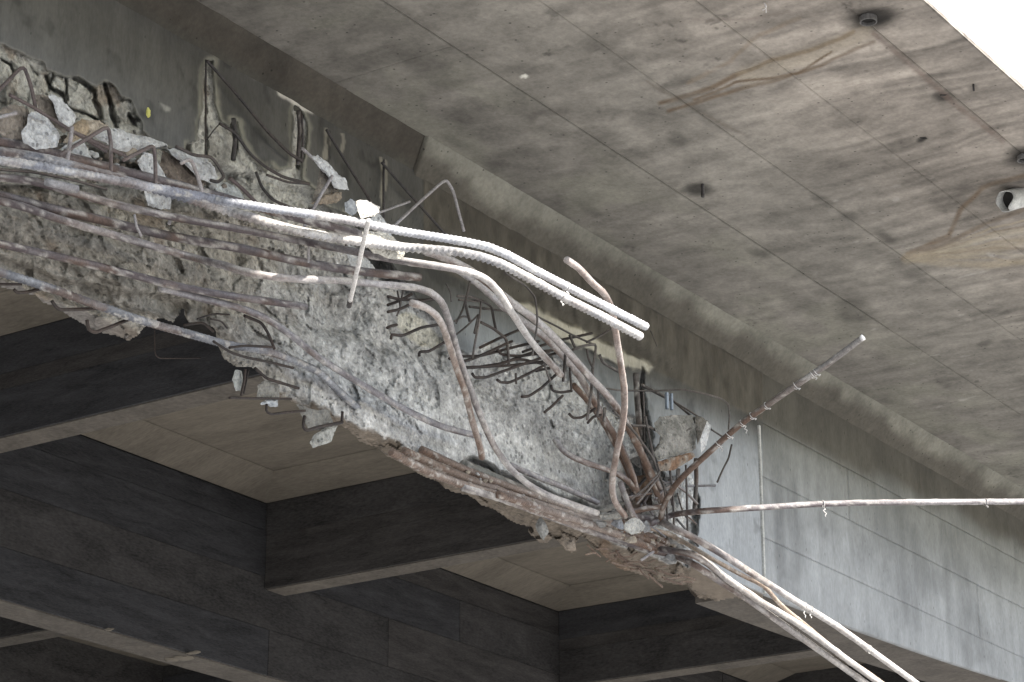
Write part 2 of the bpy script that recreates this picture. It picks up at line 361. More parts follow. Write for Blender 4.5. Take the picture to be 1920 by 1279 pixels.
# ------------------------------------------------------------------ edge girder: broken length (one surface, front + underside)
STEP = 2.6
gx_, gy_ = np.meshgrid(np.arange(-70, 1431, STEP), np.arange(-170, 1215, STEP), indexing='ij')
def skin_warp(px, py, a=7):
    q = np.stack([px*.03, py*.03, px*0], -1); return px+a*(fbm(q, 4, 5)-.5)*2, py+a*(fbm(q+50, 4, 6)-.5)*2
WX, WY = skin_warp(gx_, gy_, 8)
SKIN_L = [(-200, -400), (1700, -400), (1700, 760), (1300, 760), (1205, 690), (1190, 780), (1150, 770), (1100, 700), (1030, 660), (960, 640), (905, 640), (880, 668), (845, 640), (825, 600), (780, 562), (748, 520), (722, 470), (700, 445),
          (650, 405), (600, 385), (588, 352), (562, 335), (566, 300), (576, 265), (572, 230), (568, 202), (556, 197), (550, 215), (546, 270), (545, 318), (520, 322), (508, 308), (500, 322), (470, 292), (449, 258), (447, 226), (437, 223), (433, 238),
          (415, 230), (406, 200), (405, 160), (401, 112), (388, 112), (383, 150), (380, 190), (375, 238), (368, 265), (347, 272), (344, 306), (330, 300), (322, 282), (300, 270), (280, 262), (266, 248), (262, 232), (250, 205), (243, 188), (222, 180),
          (214, 163), (203, 155), (182, 165), (165, 155), (148, 146), (122, 148), (88, 138), (80, 118), (58, 112), (30, 95), (0, 82), (-200, 60)]
SKIN_R = [(1205, 680), (1212, 760), (1222, 830), (1248, 895), (1296, 900), (1311, 935), (1306, 1000), (1297, 1040), (1292, 1078), (1300, 1110), (1345, 1125), (1600, 1300), (1600, 600)]
sl_ = sdf(WX, WY, SKIN_L); sr_ = sdf(WX, WY, SKIN_R)
skin = np.minimum(sl_, sr_)
# control points: depth behind the original face (m)
CP = [(-60, 130, .10), (20, 130, .08), (100, 160, .09), (180, 190, .10), (250, 240, .09), (300, 290, .07), (0, 200, .20), (60, 250, .24), (150, 270, .26), (250, 300, .25), (330, 330, .26),
      (420, 350, .12), (390, 240, .05), (420, 290, .05), (500, 360, .06), (560, 380, .07), (640, 420, .10), (0, 300, .20), (120, 350, .15), (250, 370, .16), (350, 400, .15), (450, 430, .14), (560, 460, .15), (650, 480, .14),
      (0, 380, .13), (0, 440, .12), (150, 420, .12), (300, 450, .11), (450, 480, .12), (600, 510, .16), (700, 520, .13), (600, 600, .17), (500, 560, .13), (350, 520, .10), (150, 500, .08), (0, 490, .08), (250, 545, .06),
      (700, 600, .13), (720, 480, .15), (760, 600, .15), (820, 640, .16), (640, 660, .10), (560, 640, .08), (740, 700, .08), (850, 740, .10), (900, 700, .15), (950, 800, .10), (1000, 740, .15), (1050, 700, .18), (1100, 820, .12), (1150, 850, .15), (1050, 880, .08), (1180, 800, .20), (1195, 900, .22), (1180, 960, .2),
      (900, 860, .06), (820, 830, .05), (700, 790, .04), (600, 730, .04), (500, 680, .04), (430, 650, .05), (1250, 950, .07), (1270, 1010, .05), (1240, 900, .10), (1000, 920, .08), (1100, 950, .12), (1100, 1000, .03), (1000, 960, .03), (1200, 1030, .05)]
num = np.zeros(gx_.shape); den = num.copy()
for cx, cy, cd in CP:
    wgt = 1/(((gx_-cx)**2+((gy_-cy)*1.2)**2+300)**1.6); num += wgt*cd; den += wgt
D = num/den
D = D*(1-.65*(gy_ < 345)*sstep(380, 300, gx_))
notch = sstep(345, 362, gx_)*sstep(640, 600, gx_)*sstep(322, 300, gy_-.25*(gx_-400))
D = D*(1-.8*notch)+.012*notch
P0 = onY(gx_, gy_, YW+D)
rn = fbm(P0*5.5, 5, 21); d1_, d2_, cid = worley(P0*np.array([7, 7, 9])+.5*fbm(P0*6, 3, 25)[..., None], 3)
e1, e2, cid2 = worley(P0*21, 8)
def facets(p, s):
    i = np.floor(p).astype(np.int64); bd = np.full(p.shape[:-1], 9.); out = np.zeros(p.shape[:-1])
    for a in (-1, 0, 1):
        for b in (-1, 0, 1):
            for c in (-1, 0, 1):
                j = i+np.array([a, b, c]); hs = [_h(j[..., 0], j[..., 1], j[..., 2], s+q) for q in (0, 5, 9, 33, 37, 41)]
                o = p-(j+np.stack(hs[:3], -1)); d = (o**2).sum(-1); m = d < bd; bd = np.where(m, d, bd)
                out = np.where(m, o[..., 0]*(hs[3]-.5)*2+o[..., 2]*(hs[4]-.5)*2+(hs[5]-.5)*.5, out)
    return out
wq = P0+.05*(fbm(P0*8, 3, 25)[..., None]-.5)
FA = .034*facets(wq*np.array([5.5, .5, 6.5]), 51)+.013*facets(wq*np.array([15, .5, 17]), 57)
rub = .55*sstep(-10, 60, 330-gx_)*sstep(110, 140, gy_+0*gx_)*sstep(345, 300, gy_)          # blocky rubble at left
amp = .07+.05*rub
ridge = np.abs(fbm(P0*np.array([9, 9, 9]), 4, 22)-.5)*2
amp = amp*(1-.8*notch)
D = D+1.0*amp*(rn-.5)+(1-.8*notch)*(FA+(.012+.03*rub)*(cid-.5)+.018*(ridge-.25)+.010*(cid2-.5)+.016*(fbm(P0*30, 4, 29, .6)-.5))
D = D+.012*rub*sstep(.10, .0, d2_-d1_)
# troughs and ledges on the broken face (pixels, width, depth)
def groove(pts, wd, dep):
    global D
    d, _ = seg_dist(WX, WY, pts); D = D+dep*sstep(wd, wd*.3, d)
groove([(880, 872), (960, 908), (1050, 944), (1130, 974)], 22, .22)
groove([(745, 858), (830, 895), (930, 940)], 14, .04)
groove([(20, 225), (60, 250), (110, 285)], 26, .10)
groove([(150, 285), (215, 305), (270, 325)], 18, .12)
groove([(305, 320), (345, 345), (400, 362)], 20, .12)
groove([(640, 440), (700, 470), (730, 520)], 24, .10)
groove([(560, 505), (610, 540), (640, 600)], 60, .05)
groove([(60, 350), (140, 362), (200, 378)], 8, .05)
groove([(0, 500), (120, 545), (240, 565), (330, 575)], 26, .07)
groove([(1180, 880), (1175, 950), (1150, 965)], 34, .12)
groove([(1192, 700), (1200, 780), (1205, 860), (1215, 900)], 10, .12)
groove([(1296, 880), (1300, 940), (1297, 1000)], 5, .03)
groove([(385, 112), (386, 200), (385, 292)], 3, .03)
groove([(438, 235), (440, 270), (437, 298)], 6, .06)
groove([(562, 205), (560, 270), (558, 312)], 4, .05)
groove([(88, 148), (97, 168), (122, 182), (125, 200), (150, 208), (182, 226), (196, 232)], 4, .07)
groove([(140, 150), (165, 158), (178, 172), (176, 190), (186, 205), (190, 222)], 6, .06)
groove([(198, 160), (205, 185), (208, 212), (222, 238)], 5, .07)
groove([(240, 215), (252, 232)], 4, .06); groove([(292, 240), (296, 268)], 4, .08); groove([(96, 120), (100, 150), (94, 172)], 2.6, .04); groove([(122, 148), (128, 185)], 2.6, .04)
groove([(0, 110), (20, 122), (24, 140)], 3, .05); groove([(255, 225), (292, 236), (325, 262)], 3, .05)
# original surface stays smooth; dents to the right where the girder has been pushed in
Dsk = .10*sstep(640, 900, gx_)*sstep(1330, 1200, gx_)*sstep(0, 60, gy_-(330+.571*(gx_-790)+60))
Dsk = Dsk+.004*(fbm(P0*3, 3, 61)-.5)
# rough proud band under the haunch right of the panel joint
band = (gx_ > 795)*sstep(0, 6, gy_-(330+.571*(gx_-790)))*sstep(8, -4, gy_-(566+.47*(gx_-960)+6*(fbm(np.stack([gx_*.05, gy_*.05, gx_*0], -1), 3, 3)-.5)))
Dsk = Dsk-.006*band-.03*band*(fbm(P0*np.array([9, 9, 5]), 5, 64)-.5)
strip = sdf(WX, WY, [(958, 560), (990, 570), (1040, 597), (1080, 612), (1130, 640), (1190, 664), (1226, 688), (1215, 700), (1180, 690), (1120, 668), (1060, 640), (1000, 600)])
Dsk = Dsk-.03*sstep(4, -3, strip)
inner = sstep(-2.0, 2.0, skin)
D = Dsk*(1-inner)+np.maximum(D, Dsk+.018)*inner
Yc = YW+D
# underside: the girder's bottom plane, reached further back
zb_here = ZB-EYE+.05*inner*(fbm(P0*6, 4, 71)-.45)+.03*inner*(cid-.5)
r_ = ray(gx_, gy_); kz = r_[..., 2]/r_[..., 1]; Yu = zb_here/kz
under = Yu > Yc
Yf = np.maximum(Yc, Yu); 
PW = onY(gx_, gy_, Yf)
bottom_line = 512+.4225*gx_
# outline of what is left
OUT = [(-200, -400), (1500, -400), (1500, 1230), (1440, 1160), (1395, 1130), (1380, 1122), (1340, 1130), (1300, 1122), (1290, 1100), (1240, 1092), (1200, 1080), (1160, 1066), (1140, 1050), (1118, 1030), (1090, 1005), (1078, 1020), (1082, 1034),
       (1068, 1036), (1050, 1018), (1040, 1010), (1028, 1024), (1010, 1018), (992, 1002), (1000, 990), (975, 984), (950, 972), (930, 955), (905, 948), (880, 932), (860, 928), (830, 916), (815, 902), (795, 895), (770, 880), (745, 868), (720, 855), (708, 843), (690, 838), (672, 828),
       (655, 812), (640, 800), (625, 800), (612, 812), (600, 800), (585, 790), (570, 765), (545, 752), (520, 748), (505, 730), (488, 700), (470, 688), (455, 690), (440, 688), (420, 675), (413, 655), (408, 625), (400, 612), (380, 606), (352, 604), (348, 585), (342, 578), (336, 590), (325, 605), (305, 598),
       (285, 603), (270, 615), (262, 624), (248, 634), (240, 642), (228, 634), (205, 628), (180, 622), (160, 612), (140, 600), (120, 588), (100, 575), (80, 568), (65, 555), (40, 548), (0, 538), (-200, 470)]
OX, OY = skin_warp(gx_, gy_, 4); osd = sdf(OX+4*(fbm(np.stack([gx_*.12, gy_*.12, gx_*0], -1), 3, 8)-.5), OY, OUT)
keep = (osd < 0) & (PW[..., 2] < ZS-.05) & (Yf < YB+.02)
# ---- tint
px, py = gx_, gy_
n1 = fbm(P0*2.0, 5, 101); n2 = fbm(P0*7, 4, 103); n3 = fbm(P0*np.array([18, 18, 5]), 4, 105)
one = np.ones(P0.shape)
dark = one*np.array([.070, .069, .062])
stx = fbm(P0*np.array([7, 7, .7]), 4, 111)
cs = dark*(.55+.9*n1)[..., None]*(.75+.5*stx)[..., None]
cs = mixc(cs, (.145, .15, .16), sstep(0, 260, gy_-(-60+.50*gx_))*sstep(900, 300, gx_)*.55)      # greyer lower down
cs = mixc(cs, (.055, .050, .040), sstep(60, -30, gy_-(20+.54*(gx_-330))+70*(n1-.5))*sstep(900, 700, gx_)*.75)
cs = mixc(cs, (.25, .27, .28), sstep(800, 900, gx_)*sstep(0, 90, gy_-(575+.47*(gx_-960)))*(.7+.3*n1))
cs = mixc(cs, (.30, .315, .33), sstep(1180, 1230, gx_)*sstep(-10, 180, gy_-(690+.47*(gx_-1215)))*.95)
cs = cs*(1-.3*sstep(.62, .75, n2))[..., None]
bnd = np.ones(P0.shape)*np.array([.075, .069, .056])*(.5+1.0*fbm(P0*np.array([14, 14, 6]), 4, 121))[..., None]
cs = cs*(1-band[..., None])+bnd*band[..., None]
rim = (skin < 0) & (skin > -9-7*n2); cs = mixc(cs, (.24, .235, .20), rim*.0)
# fractured concrete: tan at left, cool grey to the right and where dusty
tan = np.array([.300, .278, .240]); cool = np.array([.46, .46, .45]); fresh = np.array([.30, .29, .25])
cw = sstep(.25, .75, .50+.6*(n1-.5)+.0016*(gx_-620)+.0006*(gy_-500))
cc = one*tan*(1-cw[..., None])+one*cool*cw[..., None]
lf = sstep(360, 330, gy_-.12*gx_); cc = cc*(1-lf[..., None])+one*np.array([.39, .385, .35])*lf[..., None]
cc = cc*(.72+.56*n2)[..., None]*(.8+.4*fbm(P0*40, 3, 141, .7))[..., None]
cc = cc*(.80+.40*cid2)[..., None]
cc = mixc(cc, (.10, .092, .080), sstep(.58, .68, fbm(P0*np.array([3.5, 5, 5]), 5, 131, .6))*sstep(750, 300, gx_)*.55)
cc = mixc(cc, (.22, .16, .11), sstep(.62, .74, fbm(P0*6, 4, 137))*sstep(750, 200, gx_)*.5)
cc = mixc(cc, (.54, .54, .53), sstep(.58, .72, fbm(P0*4.2, 4, 139))*sstep(400, 700, gx_)*.6)
pale = sdf(WX, WY, [(750, 590), (775, 592), (800, 608), (826, 640), (822, 655), (790, 650), (765, 630), (748, 612)]); cc = mixc(cc, (.60, .58, .50), sstep(4, -2, pale))
# rust and dirt on the underside
cu = one*np.array([.165, .138, .110])*(.6+.8*n2)[..., None]
cu = mixc(cu, (.17, .105, .065), sstep(.5, .62, n1)*sstep(1080, 1150, gx_)*sstep(1320, 1290, gx_)*.6)
cu = cu*(1-.45*sstep(300, 150, gx_))[..., None]+one*np.array([.09, .092, .095])*sstep(300, 150, gx_)[..., None]
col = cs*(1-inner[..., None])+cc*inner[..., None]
edge = sstep(-7, -1, skin)*(1-inner); edge2 = sstep(-12, -4, skin+9*(n2-.5))*(1-inner)*(gx_ > 345)*(gx_ < 800)*(gy_ < 420); col = mixc(col, (.235, .23, .185), edge2*.65*sstep(.25, .5, n3)); col = mixc(col, (.30, .29, .245), edge*.35*(gx_ < 345))
um = sstep(-.01, .03, Yu-Yc); col = col*(1-um[..., None])+cu*um[..., None]
col = mixc(col, (.46, .44, .36), sstep(5, -4, strip+14*(n3-.5)+8*(n2-.5))*(.45+.5*n2))
for q in [(512, 160), (1, 1)]: pass
wp_ = sdf(WX, WY, [(515, 163), (540, 172), (562, 185), (572, 198), (590, 203), (586, 212), (562, 200), (540, 188), (520, 176)]); col = mixc(col, (.50, .48, .42), sstep(3, -3, wp_))
wp_ = sdf(WX, WY, [(470, 135), (500, 140), (520, 152), (500, 155), (478, 150)]); col = mixc(col, (.22, .21, .20), sstep(3, -3, wp_)*.6)
wp_ = sdf(WX, WY, [(295, 195), (320, 203), (318, 210), (305, 212)]); col = mixc(col, (.24, .24, .22), sstep(3, -3, wp_)*.9)
for vx, y0, y1 in [(612, 240, 300), (640, 250, 290), (717, 295, 400), (724, 300, 360)]:
    m = sstep(5, 2, np.abs(WX-vx-3*np.sin(gy_*.1)))*(gy_ > y0)*(gy_ < y1); col = mixc(col, (.20, .19, .155), m*.9)
for vx, y0, y1 in [(616, 245, 305), (720, 300, 400)]:
    m = sstep(2.5, 1, np.abs(WX-vx))*(gy_ > y0)*(gy_ < y1); col = mixc(col, (.02, .02, .02), m*.8)
kz_ = sstep(18, 0, np.abs(gx_-1272))*sstep(880, 900, gy_)*sstep(1010, 990, gy_); col = mixc(col, (.55, .57, .58), kz_*sstep(.35, .6, n3)*.8)
col = np.clip(col, .008, .75)
nxg, nyg = gx_.shape; idx = np.arange(nxg*nyg).reshape(nxg, nyg)
q = keep[:-1, :-1] & keep[1:, :-1] & keep[1:, 1:] & keep[:-1, 1:]
f = np.stack([idx[:-1, :-1], idx[1:, :-1], idx[1:, 1:], idx[:-1, 1:]], -1)[q]
# thickness behind every open edge
ed = {}
for a, b in ((0, 1), (1, 2), (2, 3), (3, 0)):
    for s_, t_ in zip(f[:, a], f[:, b]): 
        k_ = (s_, t_)
        if (t_, s_) in ed: del ed[(t_, s_)]
        else: ed[k_] = 1
V = PW.reshape(-1, 3); C_ = col.reshape(-1, 3)
be = np.array(list(ed.keys())); bv = np.unique(be)
back = V[bv].copy(); rr = back-np.array([0, 0, EYE]); rr /= rr[:, 1:2]; back += rr*.16+np.array([0, .02, .03])
mp_ = {int(b): i for i, b in enumerate(bv)}; n0 = len(V)
V = np.vstack([V, back]); C_ = np.vstack([C_, C_[bv]*.9])
f = np.vstack([f, np.array([[t_, s_, n0+mp_[int(s_)], n0+mp_[int(t_)]] for s_, t_ in be])])
used = np.unique(f); rem = np.full(len(V), -1); rem[used] = np.arange(len(used)); V = V[used]; C_ = C_[used]; f = rem[f]
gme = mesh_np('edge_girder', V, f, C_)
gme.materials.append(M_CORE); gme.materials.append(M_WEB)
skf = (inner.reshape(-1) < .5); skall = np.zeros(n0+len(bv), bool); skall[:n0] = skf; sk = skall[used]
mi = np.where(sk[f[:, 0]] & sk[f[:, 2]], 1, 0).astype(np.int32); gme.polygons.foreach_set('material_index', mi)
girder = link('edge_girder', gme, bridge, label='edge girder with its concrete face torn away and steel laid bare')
# the body of the girder behind the damage, out of reach of the break
prism('girder_back', [(YB-.10, ZB+.75), (YB, ZB+.75), (YB, ZS+.002), (YB-.10, ZS+.002)], 3.5, XJ+.1, M_DARK, bridge)

# ------------------------------------------------------------------ edge girder beyond the joint
bx = [onY(x, y, YW) for x, y in [(1430, 1112), (1520, 1148), (1610, 1182), (1720, 1221), (1800, 1248), (1885, 1275)]]
BXs = [p[0] for p in bx]+[26]; BZs = [p[2] for p in bx]; BZs.append(BZs[-1]+.25)
def zbot(X): return np.interp(X, BXs, BZs)
rows = [float(onY(1434, 1008, YW)[2]), float(onY(1434, 895, YW)[2]), float(onY(1500, 830, YW)[2])]
def col_web(P):
    n1 = fbm(P*2.1, 5, 201); st = fbm(P*np.array([10, 1, .8]), 5, 205); n2 = fbm(P*8, 4, 207)
    px, py = proj(P)
    c = np.ones(P.shape)*np.array([.275, .285, .292])
    c = c*(.84+.32*n1)[..., None]*(.86+.28*st)[..., None]
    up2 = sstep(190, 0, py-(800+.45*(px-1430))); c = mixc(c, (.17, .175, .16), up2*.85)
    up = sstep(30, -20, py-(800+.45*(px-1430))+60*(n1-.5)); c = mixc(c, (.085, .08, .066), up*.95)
    dr = sstep(.45, .8, fbm(P*np.array([12, 1, 1.2]), 4, 211)); c = c*(1-.10*dr)[..., None]
    g = sstep(.45, .75, fbm(P*np.array([3, 1, 3]), 5, 215)); c = c*(1-.25*g)[..., None]
    return np.clip(c, .01, .7)
def web_panel(x0, x1, zlo, zhi, off, step=.03):
    nx = int((x1-x0)/step)+2; nz = 26
    gx, gu = np.meshgrid(np.linspace(x0, x1, nx), np.linspace(0, 1, nz), indexing='ij')
    lo = zbot(gx) if zlo is None else np.maximum(zlo, zbot(gx)+.01); gz = lo+(zhi-lo)*gu
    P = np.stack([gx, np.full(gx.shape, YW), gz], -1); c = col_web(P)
    P[..., 1] += off+.004*(fbm(P*3, 3, 9)-.5)
    idx = np.arange(nx*nz).reshape(nx, nz); v = P.reshape(-1, 3); c = c.reshape(-1, 3)
    f = np.stack([idx[:-1, :-1], idx[1:, :-1], idx[1:, 1:], idx[:-1, 1:]], -1).reshape(-1, 4)
    rim = np.concatenate([idx[0, :], idx[1:, -1], idx[-1, :-1][::-1], idx[1:-1, 0][::-1]]); rv = v[rim].copy(); rv[:, 1] += .03; n0 = len(v)
    v = np.vstack([v, rv]); c = np.vstack([c, c[rim]*.8]); k = len(rim); a = np.arange(k); b = (a+1) % k
    f = np.vstack([f, np.stack([rim[a], rim[b], n0+b, n0+a], -1)])
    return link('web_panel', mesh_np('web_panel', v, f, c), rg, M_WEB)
# body of that length
bm = bmesh.new(); secs = []
for X in list(np.linspace(XJ-.02, 26, 24)):
    z0 = float(zbot(X)); secs.append([bm.verts.new(p) for p in ((X, YW+.012, z0+.002), (X, YB, z0+.002), (X, YB, ZS+.002), (X, YW+.012, ZS+.002))])
for a, b in zip(secs[:-1], secs[1:]):
    for k in range(4): bm.faces.new((a[k], a[(k+1) % 4], b[(k+1) % 4], b[k]))
bm.faces.new(secs[0]); bm.faces.new(secs[-1]); bmesh.ops.recalc_face_normals(bm, faces=bm.faces)
me = bpy.data.meshes.new('girder_web'); bm.to_mesh(me); bm.free()
rg = link('girder_web', me, bridge, M_DARK2, label='smooth pale grey girder length right of the joint')
XV = float(onY(1590, 910, YW)[0])
g = .0007
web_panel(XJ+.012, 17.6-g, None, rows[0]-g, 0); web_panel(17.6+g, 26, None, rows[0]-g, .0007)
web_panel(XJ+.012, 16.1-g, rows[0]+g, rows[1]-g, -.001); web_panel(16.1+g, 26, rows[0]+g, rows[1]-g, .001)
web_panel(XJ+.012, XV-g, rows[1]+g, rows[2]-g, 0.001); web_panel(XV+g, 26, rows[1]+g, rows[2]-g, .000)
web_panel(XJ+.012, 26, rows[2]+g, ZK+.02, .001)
box('joint_fin', (XJ-.010, YW-.014, float(zbot(XJ))), (XJ+.009, YW+.03, float(onY(1425, 800, YW)[2])), M_PIPE, rg, .003)

# ------------------------------------------------------------------ inside grid of beams
def long_beam(y0, y1, z0):
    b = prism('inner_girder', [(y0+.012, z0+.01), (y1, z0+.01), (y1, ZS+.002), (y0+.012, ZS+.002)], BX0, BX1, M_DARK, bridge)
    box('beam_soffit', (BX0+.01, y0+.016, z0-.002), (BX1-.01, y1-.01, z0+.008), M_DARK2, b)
    return b
b2 = long_beam(Y2, Y2B, Z2)
for yy in (15.9, 20.4, 25.0, 29.5): long_beam(yy, yy+.32, Z2)
# form boards left their print on the face of the nearest one: boards of uneven set
zr = [Z2+.004, Z2+.34, Z2+.72, Z2+1.06, ZS-.11]
for r_ in range(4):
    x = 7.0+random.random()
    while x < 22:
        L_ = random.uniform(5.2, 8.8)
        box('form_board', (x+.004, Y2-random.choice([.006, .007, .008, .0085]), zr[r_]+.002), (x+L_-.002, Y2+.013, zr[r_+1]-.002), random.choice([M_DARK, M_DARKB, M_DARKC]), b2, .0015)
        x += L_
XTs = [XT0+DXT*k for k in (-3, -2, -1, 0, 1, 2, 3, 4, 5, 6)]; XTs = [x+(.26 if x > 17 else 0) for x in XTs]
for X in XTs:
    for y0, y1 in ((YB, Y2+.0), (Y2B, 15.9), (16.22, 20.4), (20.72, 25.0)):
        if y0 > YB+1 and X < 6: continue
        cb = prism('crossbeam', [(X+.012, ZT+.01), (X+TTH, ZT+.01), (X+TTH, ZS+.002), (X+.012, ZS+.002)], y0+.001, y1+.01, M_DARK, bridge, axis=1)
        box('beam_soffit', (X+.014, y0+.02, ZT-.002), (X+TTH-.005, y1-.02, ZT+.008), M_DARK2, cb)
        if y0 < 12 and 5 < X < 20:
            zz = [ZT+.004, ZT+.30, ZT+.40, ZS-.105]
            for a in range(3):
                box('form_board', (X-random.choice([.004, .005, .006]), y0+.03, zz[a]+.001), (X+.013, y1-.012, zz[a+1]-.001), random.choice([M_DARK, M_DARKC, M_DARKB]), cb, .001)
# splays at the foot of the bay soffits
def splay_y(y, sgn, x0, x1, parent):
    prism('splay', [(y, ZS-.10), (y+sgn*.34, ZS+.001), (y, ZS+.001)], x0, x1, M_SOF2, parent)
for X in XTs:
    if 5 < X < 20:
        prism('splay', [(X, ZS-.10), (X-.34, ZS+.001), (X, ZS+.001)], YB, Y2, M_SOF2, bridge, axis=1)
        prism('splay', [(X+TTH, ZS-.101), (X+TTH+.34, ZS+.001), (X+TTH, ZS+.001)], YB, Y2, M_SOF2, bridge, axis=1)
for k in range(len(XTs)-1):
    if XTs[k] > 2 and XTs[k] < 20:
        splay_y(Y2, -1, XTs[k]+TTH+.001, XTs[k+1]-.001, bridge)
# mortar lumps and pale scrapes on the bottom of the inner girder
for px_, py_, w_, h_ in [(205, 1180, 12, 5), (345, 1234, 44, 10), (322, 1236, 34, 8), (362, 1224, 16, 9)]:
    p = onZ(px_, py_, Z2-.004); s_ = 17.0/FPX
    bm = bmesh.new(); bmesh.ops.create_icosphere(bm, subdivisions=3, radius=1)
    for v in bm.verts:
        k_ = float(fbm(np.array([[v.co.x*2+px_, v.co.y*2, v.co.z*2]]), 3, 4)[0]); q_ = v.co*(.6+.8*k_)
        v.co = Vector((p[0]+q_.x*w_*s_*.45, p[1]+q_.y*h_*s_*1.9, p[2]+q_.z*.010))
    me = bpy.data.meshes.new('mortar_patch'); bm.to_mesh(me); bm.free()
    for pl in me.polygons: pl.use_smooth = True
    link('mortar_patch', me, b2, M_SOF2)

# ------------------------------------------------------------------ bars, wires
def cat_rom(P, m=12):
    P = np.asarray(P, float)
    if len(P) < 3: return np.array([P[0]+(P[-1]-P[0])*t for t in np.linspace(0, 1, 6)])
    Q = np.vstack([2*P[0]-P[1], P, 2*P[-1]-P[-2]]); out = []
    for i in range(1, len(Q)-2):
        p0, p1, p2, p3 = Q[i-1:i+3]
        for t in np.linspace(0, 1, m, endpoint=False):
            out.append(.5*((2*p1)+(-p0+p2)*t+(2*p0-5*p1+4*p2-p3)*t*t+(-p0+3*p1-3*p2+p3)*t**3))
    out.append(P[-1]); return np.array(out)
def polyround(P, r=.25, m=4):
    """straight runs with tight bends (bent wire)"""
    P = np.asarray(P, float); out = [P[0]]
    for i in range(1, len(P)-1):
        a = P[i]+(P[i-1]-P[i])*r; b = P[i]+(P[i+1]-P[i])*r
        for t in np.linspace(0, 1, m): out.append((1-t)**2*a+2*t*(1-t)*P[i]+t*t*b)
    out.append(P[-1]); return np.array(out)
RUST = np.array([.092, .060, .045]); PURP = np.array([.066, .053, .055]); DUST = np.array([.31, .31, .325]); PALE = np.array([.52, .50, .48]); TANC = np.array([.26, .205, .16]); BLK = np.array([.035, .032, .032])
def tube_me(name, C, r, sides=10, rib=0, under=False, pitch=.022, c1=PURP, c2=DUST, dust=.5, seed=0, along=None, step=None, cap=None):
    L = np.concatenate([[0], np.cumsum(np.linalg.norm(np.diff(C, axis=0), axis=1))])
    if step is None: step = pitch/5 if rib else max(r*1.2, .012)
    n = max(3, int(L[-1]/step)+1); s = np.linspace(0, L[-1], n)
    c = np.stack([np.interp(s, L, C[:, k]) for k in range(3)], -1)
    # smooth slightly
    T = np.gradient(c, axis=0); T /= np.linalg.norm(T, axis=1)[:, None]+1e-12
    nrm = np.cross(T[0], [0, 0, 1.0]); 
    if np.linalg.norm(nrm) < .1: nrm = np.cross(T[0], [1.0, 0, 0])
    nrm /= np.linalg.norm(nrm); Ns = []
    for k in range(n):
        nrm = nrm-T[k]*(nrm@T[k]); nrm /= np.linalg.norm(nrm); Ns.append(nrm)
    Ns = np.array(Ns); Bs = np.cross(T, Ns); a = np.linspace(0, 2*np.pi, sides, endpoint=False)
    dirs = Ns[:, None, :]*np.cos(a)[None, :, None]+Bs[:, None, :]*np.sin(a)[None, :, None]
    rr = np.full((n, sides), r)
    rr *= 1+.02*(fbm(np.stack([s*14, s*0+seed, s*0], -1), 3, 5)-.5)[:, None]
    if rib:
        ph = (s[:, None]/pitch+.35*np.abs(np.sin(a))[None, :])%1.0; rr = rr+rib*np.clip(1-np.abs(ph-.5)*2.6, 0, 1)*(np.clip(.25-dirs[..., 2]*1.3, .12, 1) if under else 1)
    cr = fbm(np.stack([np.repeat(s[:, None], sides, 1)*22+seed*5.3, np.cos(a)[None, :]*.9+s[:, None]*0, np.sin(a)[None, :]*.9+s[:, None]*0], -1), 3, 160+seed)
    cr = sstep(.60, .68, cr)*(1 if r > .012 else .5); rr = rr+.10*r*cr
    v = c[:, None, :]+dirs*rr[..., None]
    nz = fbm(np.stack([np.repeat(s[:, None], sides, 1)*9+seed*3.1, np.cos(a)[None, :]*1.2+s[:, None]*0, np.sin(a)[None, :]*1.2+s[:, None]*0], -1), 4, 60+seed)
    nl = fbm(np.stack([s*1.6+seed*7.7, s*0, s*0], -1), 3, 90)[:, None]
    dd = dust if along is None else np.interp(s/L[-1], np.linspace(0, 1, len(along)), along)[:, None]  # along also whitens sunlit lengths, so sun is painted into the tint
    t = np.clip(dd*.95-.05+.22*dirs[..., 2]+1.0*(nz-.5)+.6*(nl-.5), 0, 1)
    rc = c1[None, None, :]+(RUST-c1)[None, None, :]*sstep(.5, .62, fbm(v*5, 3, 71))[..., None]*(.7 if r > .012 else .15)
    tint = rc*(1-t[..., None])+c2*t[..., None]; tint = tint*(1-.55*cr[..., None])+np.array([.42, .40, .37])*.55*cr[..., None] if dust < .99 and r > .008 else tint
    v = v.reshape(-1, 3); tint = tint.reshape(-1, 3); idx = np.arange(n*sides).reshape(n, sides); j = (np.arange(sides)+1) % sides
    f = np.stack([idx[:-1, :], idx[:-1, j], idx[1:, j], idx[1:, :]], -1).reshape(-1, 4)
    me_v = np.vstack([v, c[:1]-T[0]*r*.25, c[-1:]+T[-1]*r*.25]); k0 = n*sides
    f2 = []
    for k in range(sides): f2.append([idx[0, (k+1) % sides], idx[0, k], k0, k0]); f2.append([idx[-1, k], idx[-1, (k+1) % sides], k0+1, k0+1])
    f2 = np.array(f2)[:, :3]
    tint = np.vstack([tint, tint[:1], tint[-1:] if cap is None else np.array([cap])]); 
    if cap is not None: tint[(n-1)*sides:n*sides] = cap
    me = bpy.data.meshes.new(name)
    me.from_pydata(me_v.tolist(), [], f.tolist()+f2.tolist()); me.update()
    at = me.attributes.new('tint', 'FLOAT_COLOR', 'POINT'); cc = np.ones((len(me_v), 4), np.float32); cc[:, :3] = tint; at.data.foreach_set('color', cc.ravel())
    sm = np.ones(len(me.polygons), bool); sm[len(f):] = False; me.polygons.foreach_set('use_smooth', sm)
    me.materials.append(M_STEEL); return me
def P3(pts):
    out = []
    for x, y, Y in pts:
        if abs(Y) < 2: Y = float(Ylit(x, y))+Y
        out.append(onY(x, y, Y))
    return np.array(out)
BAR = []
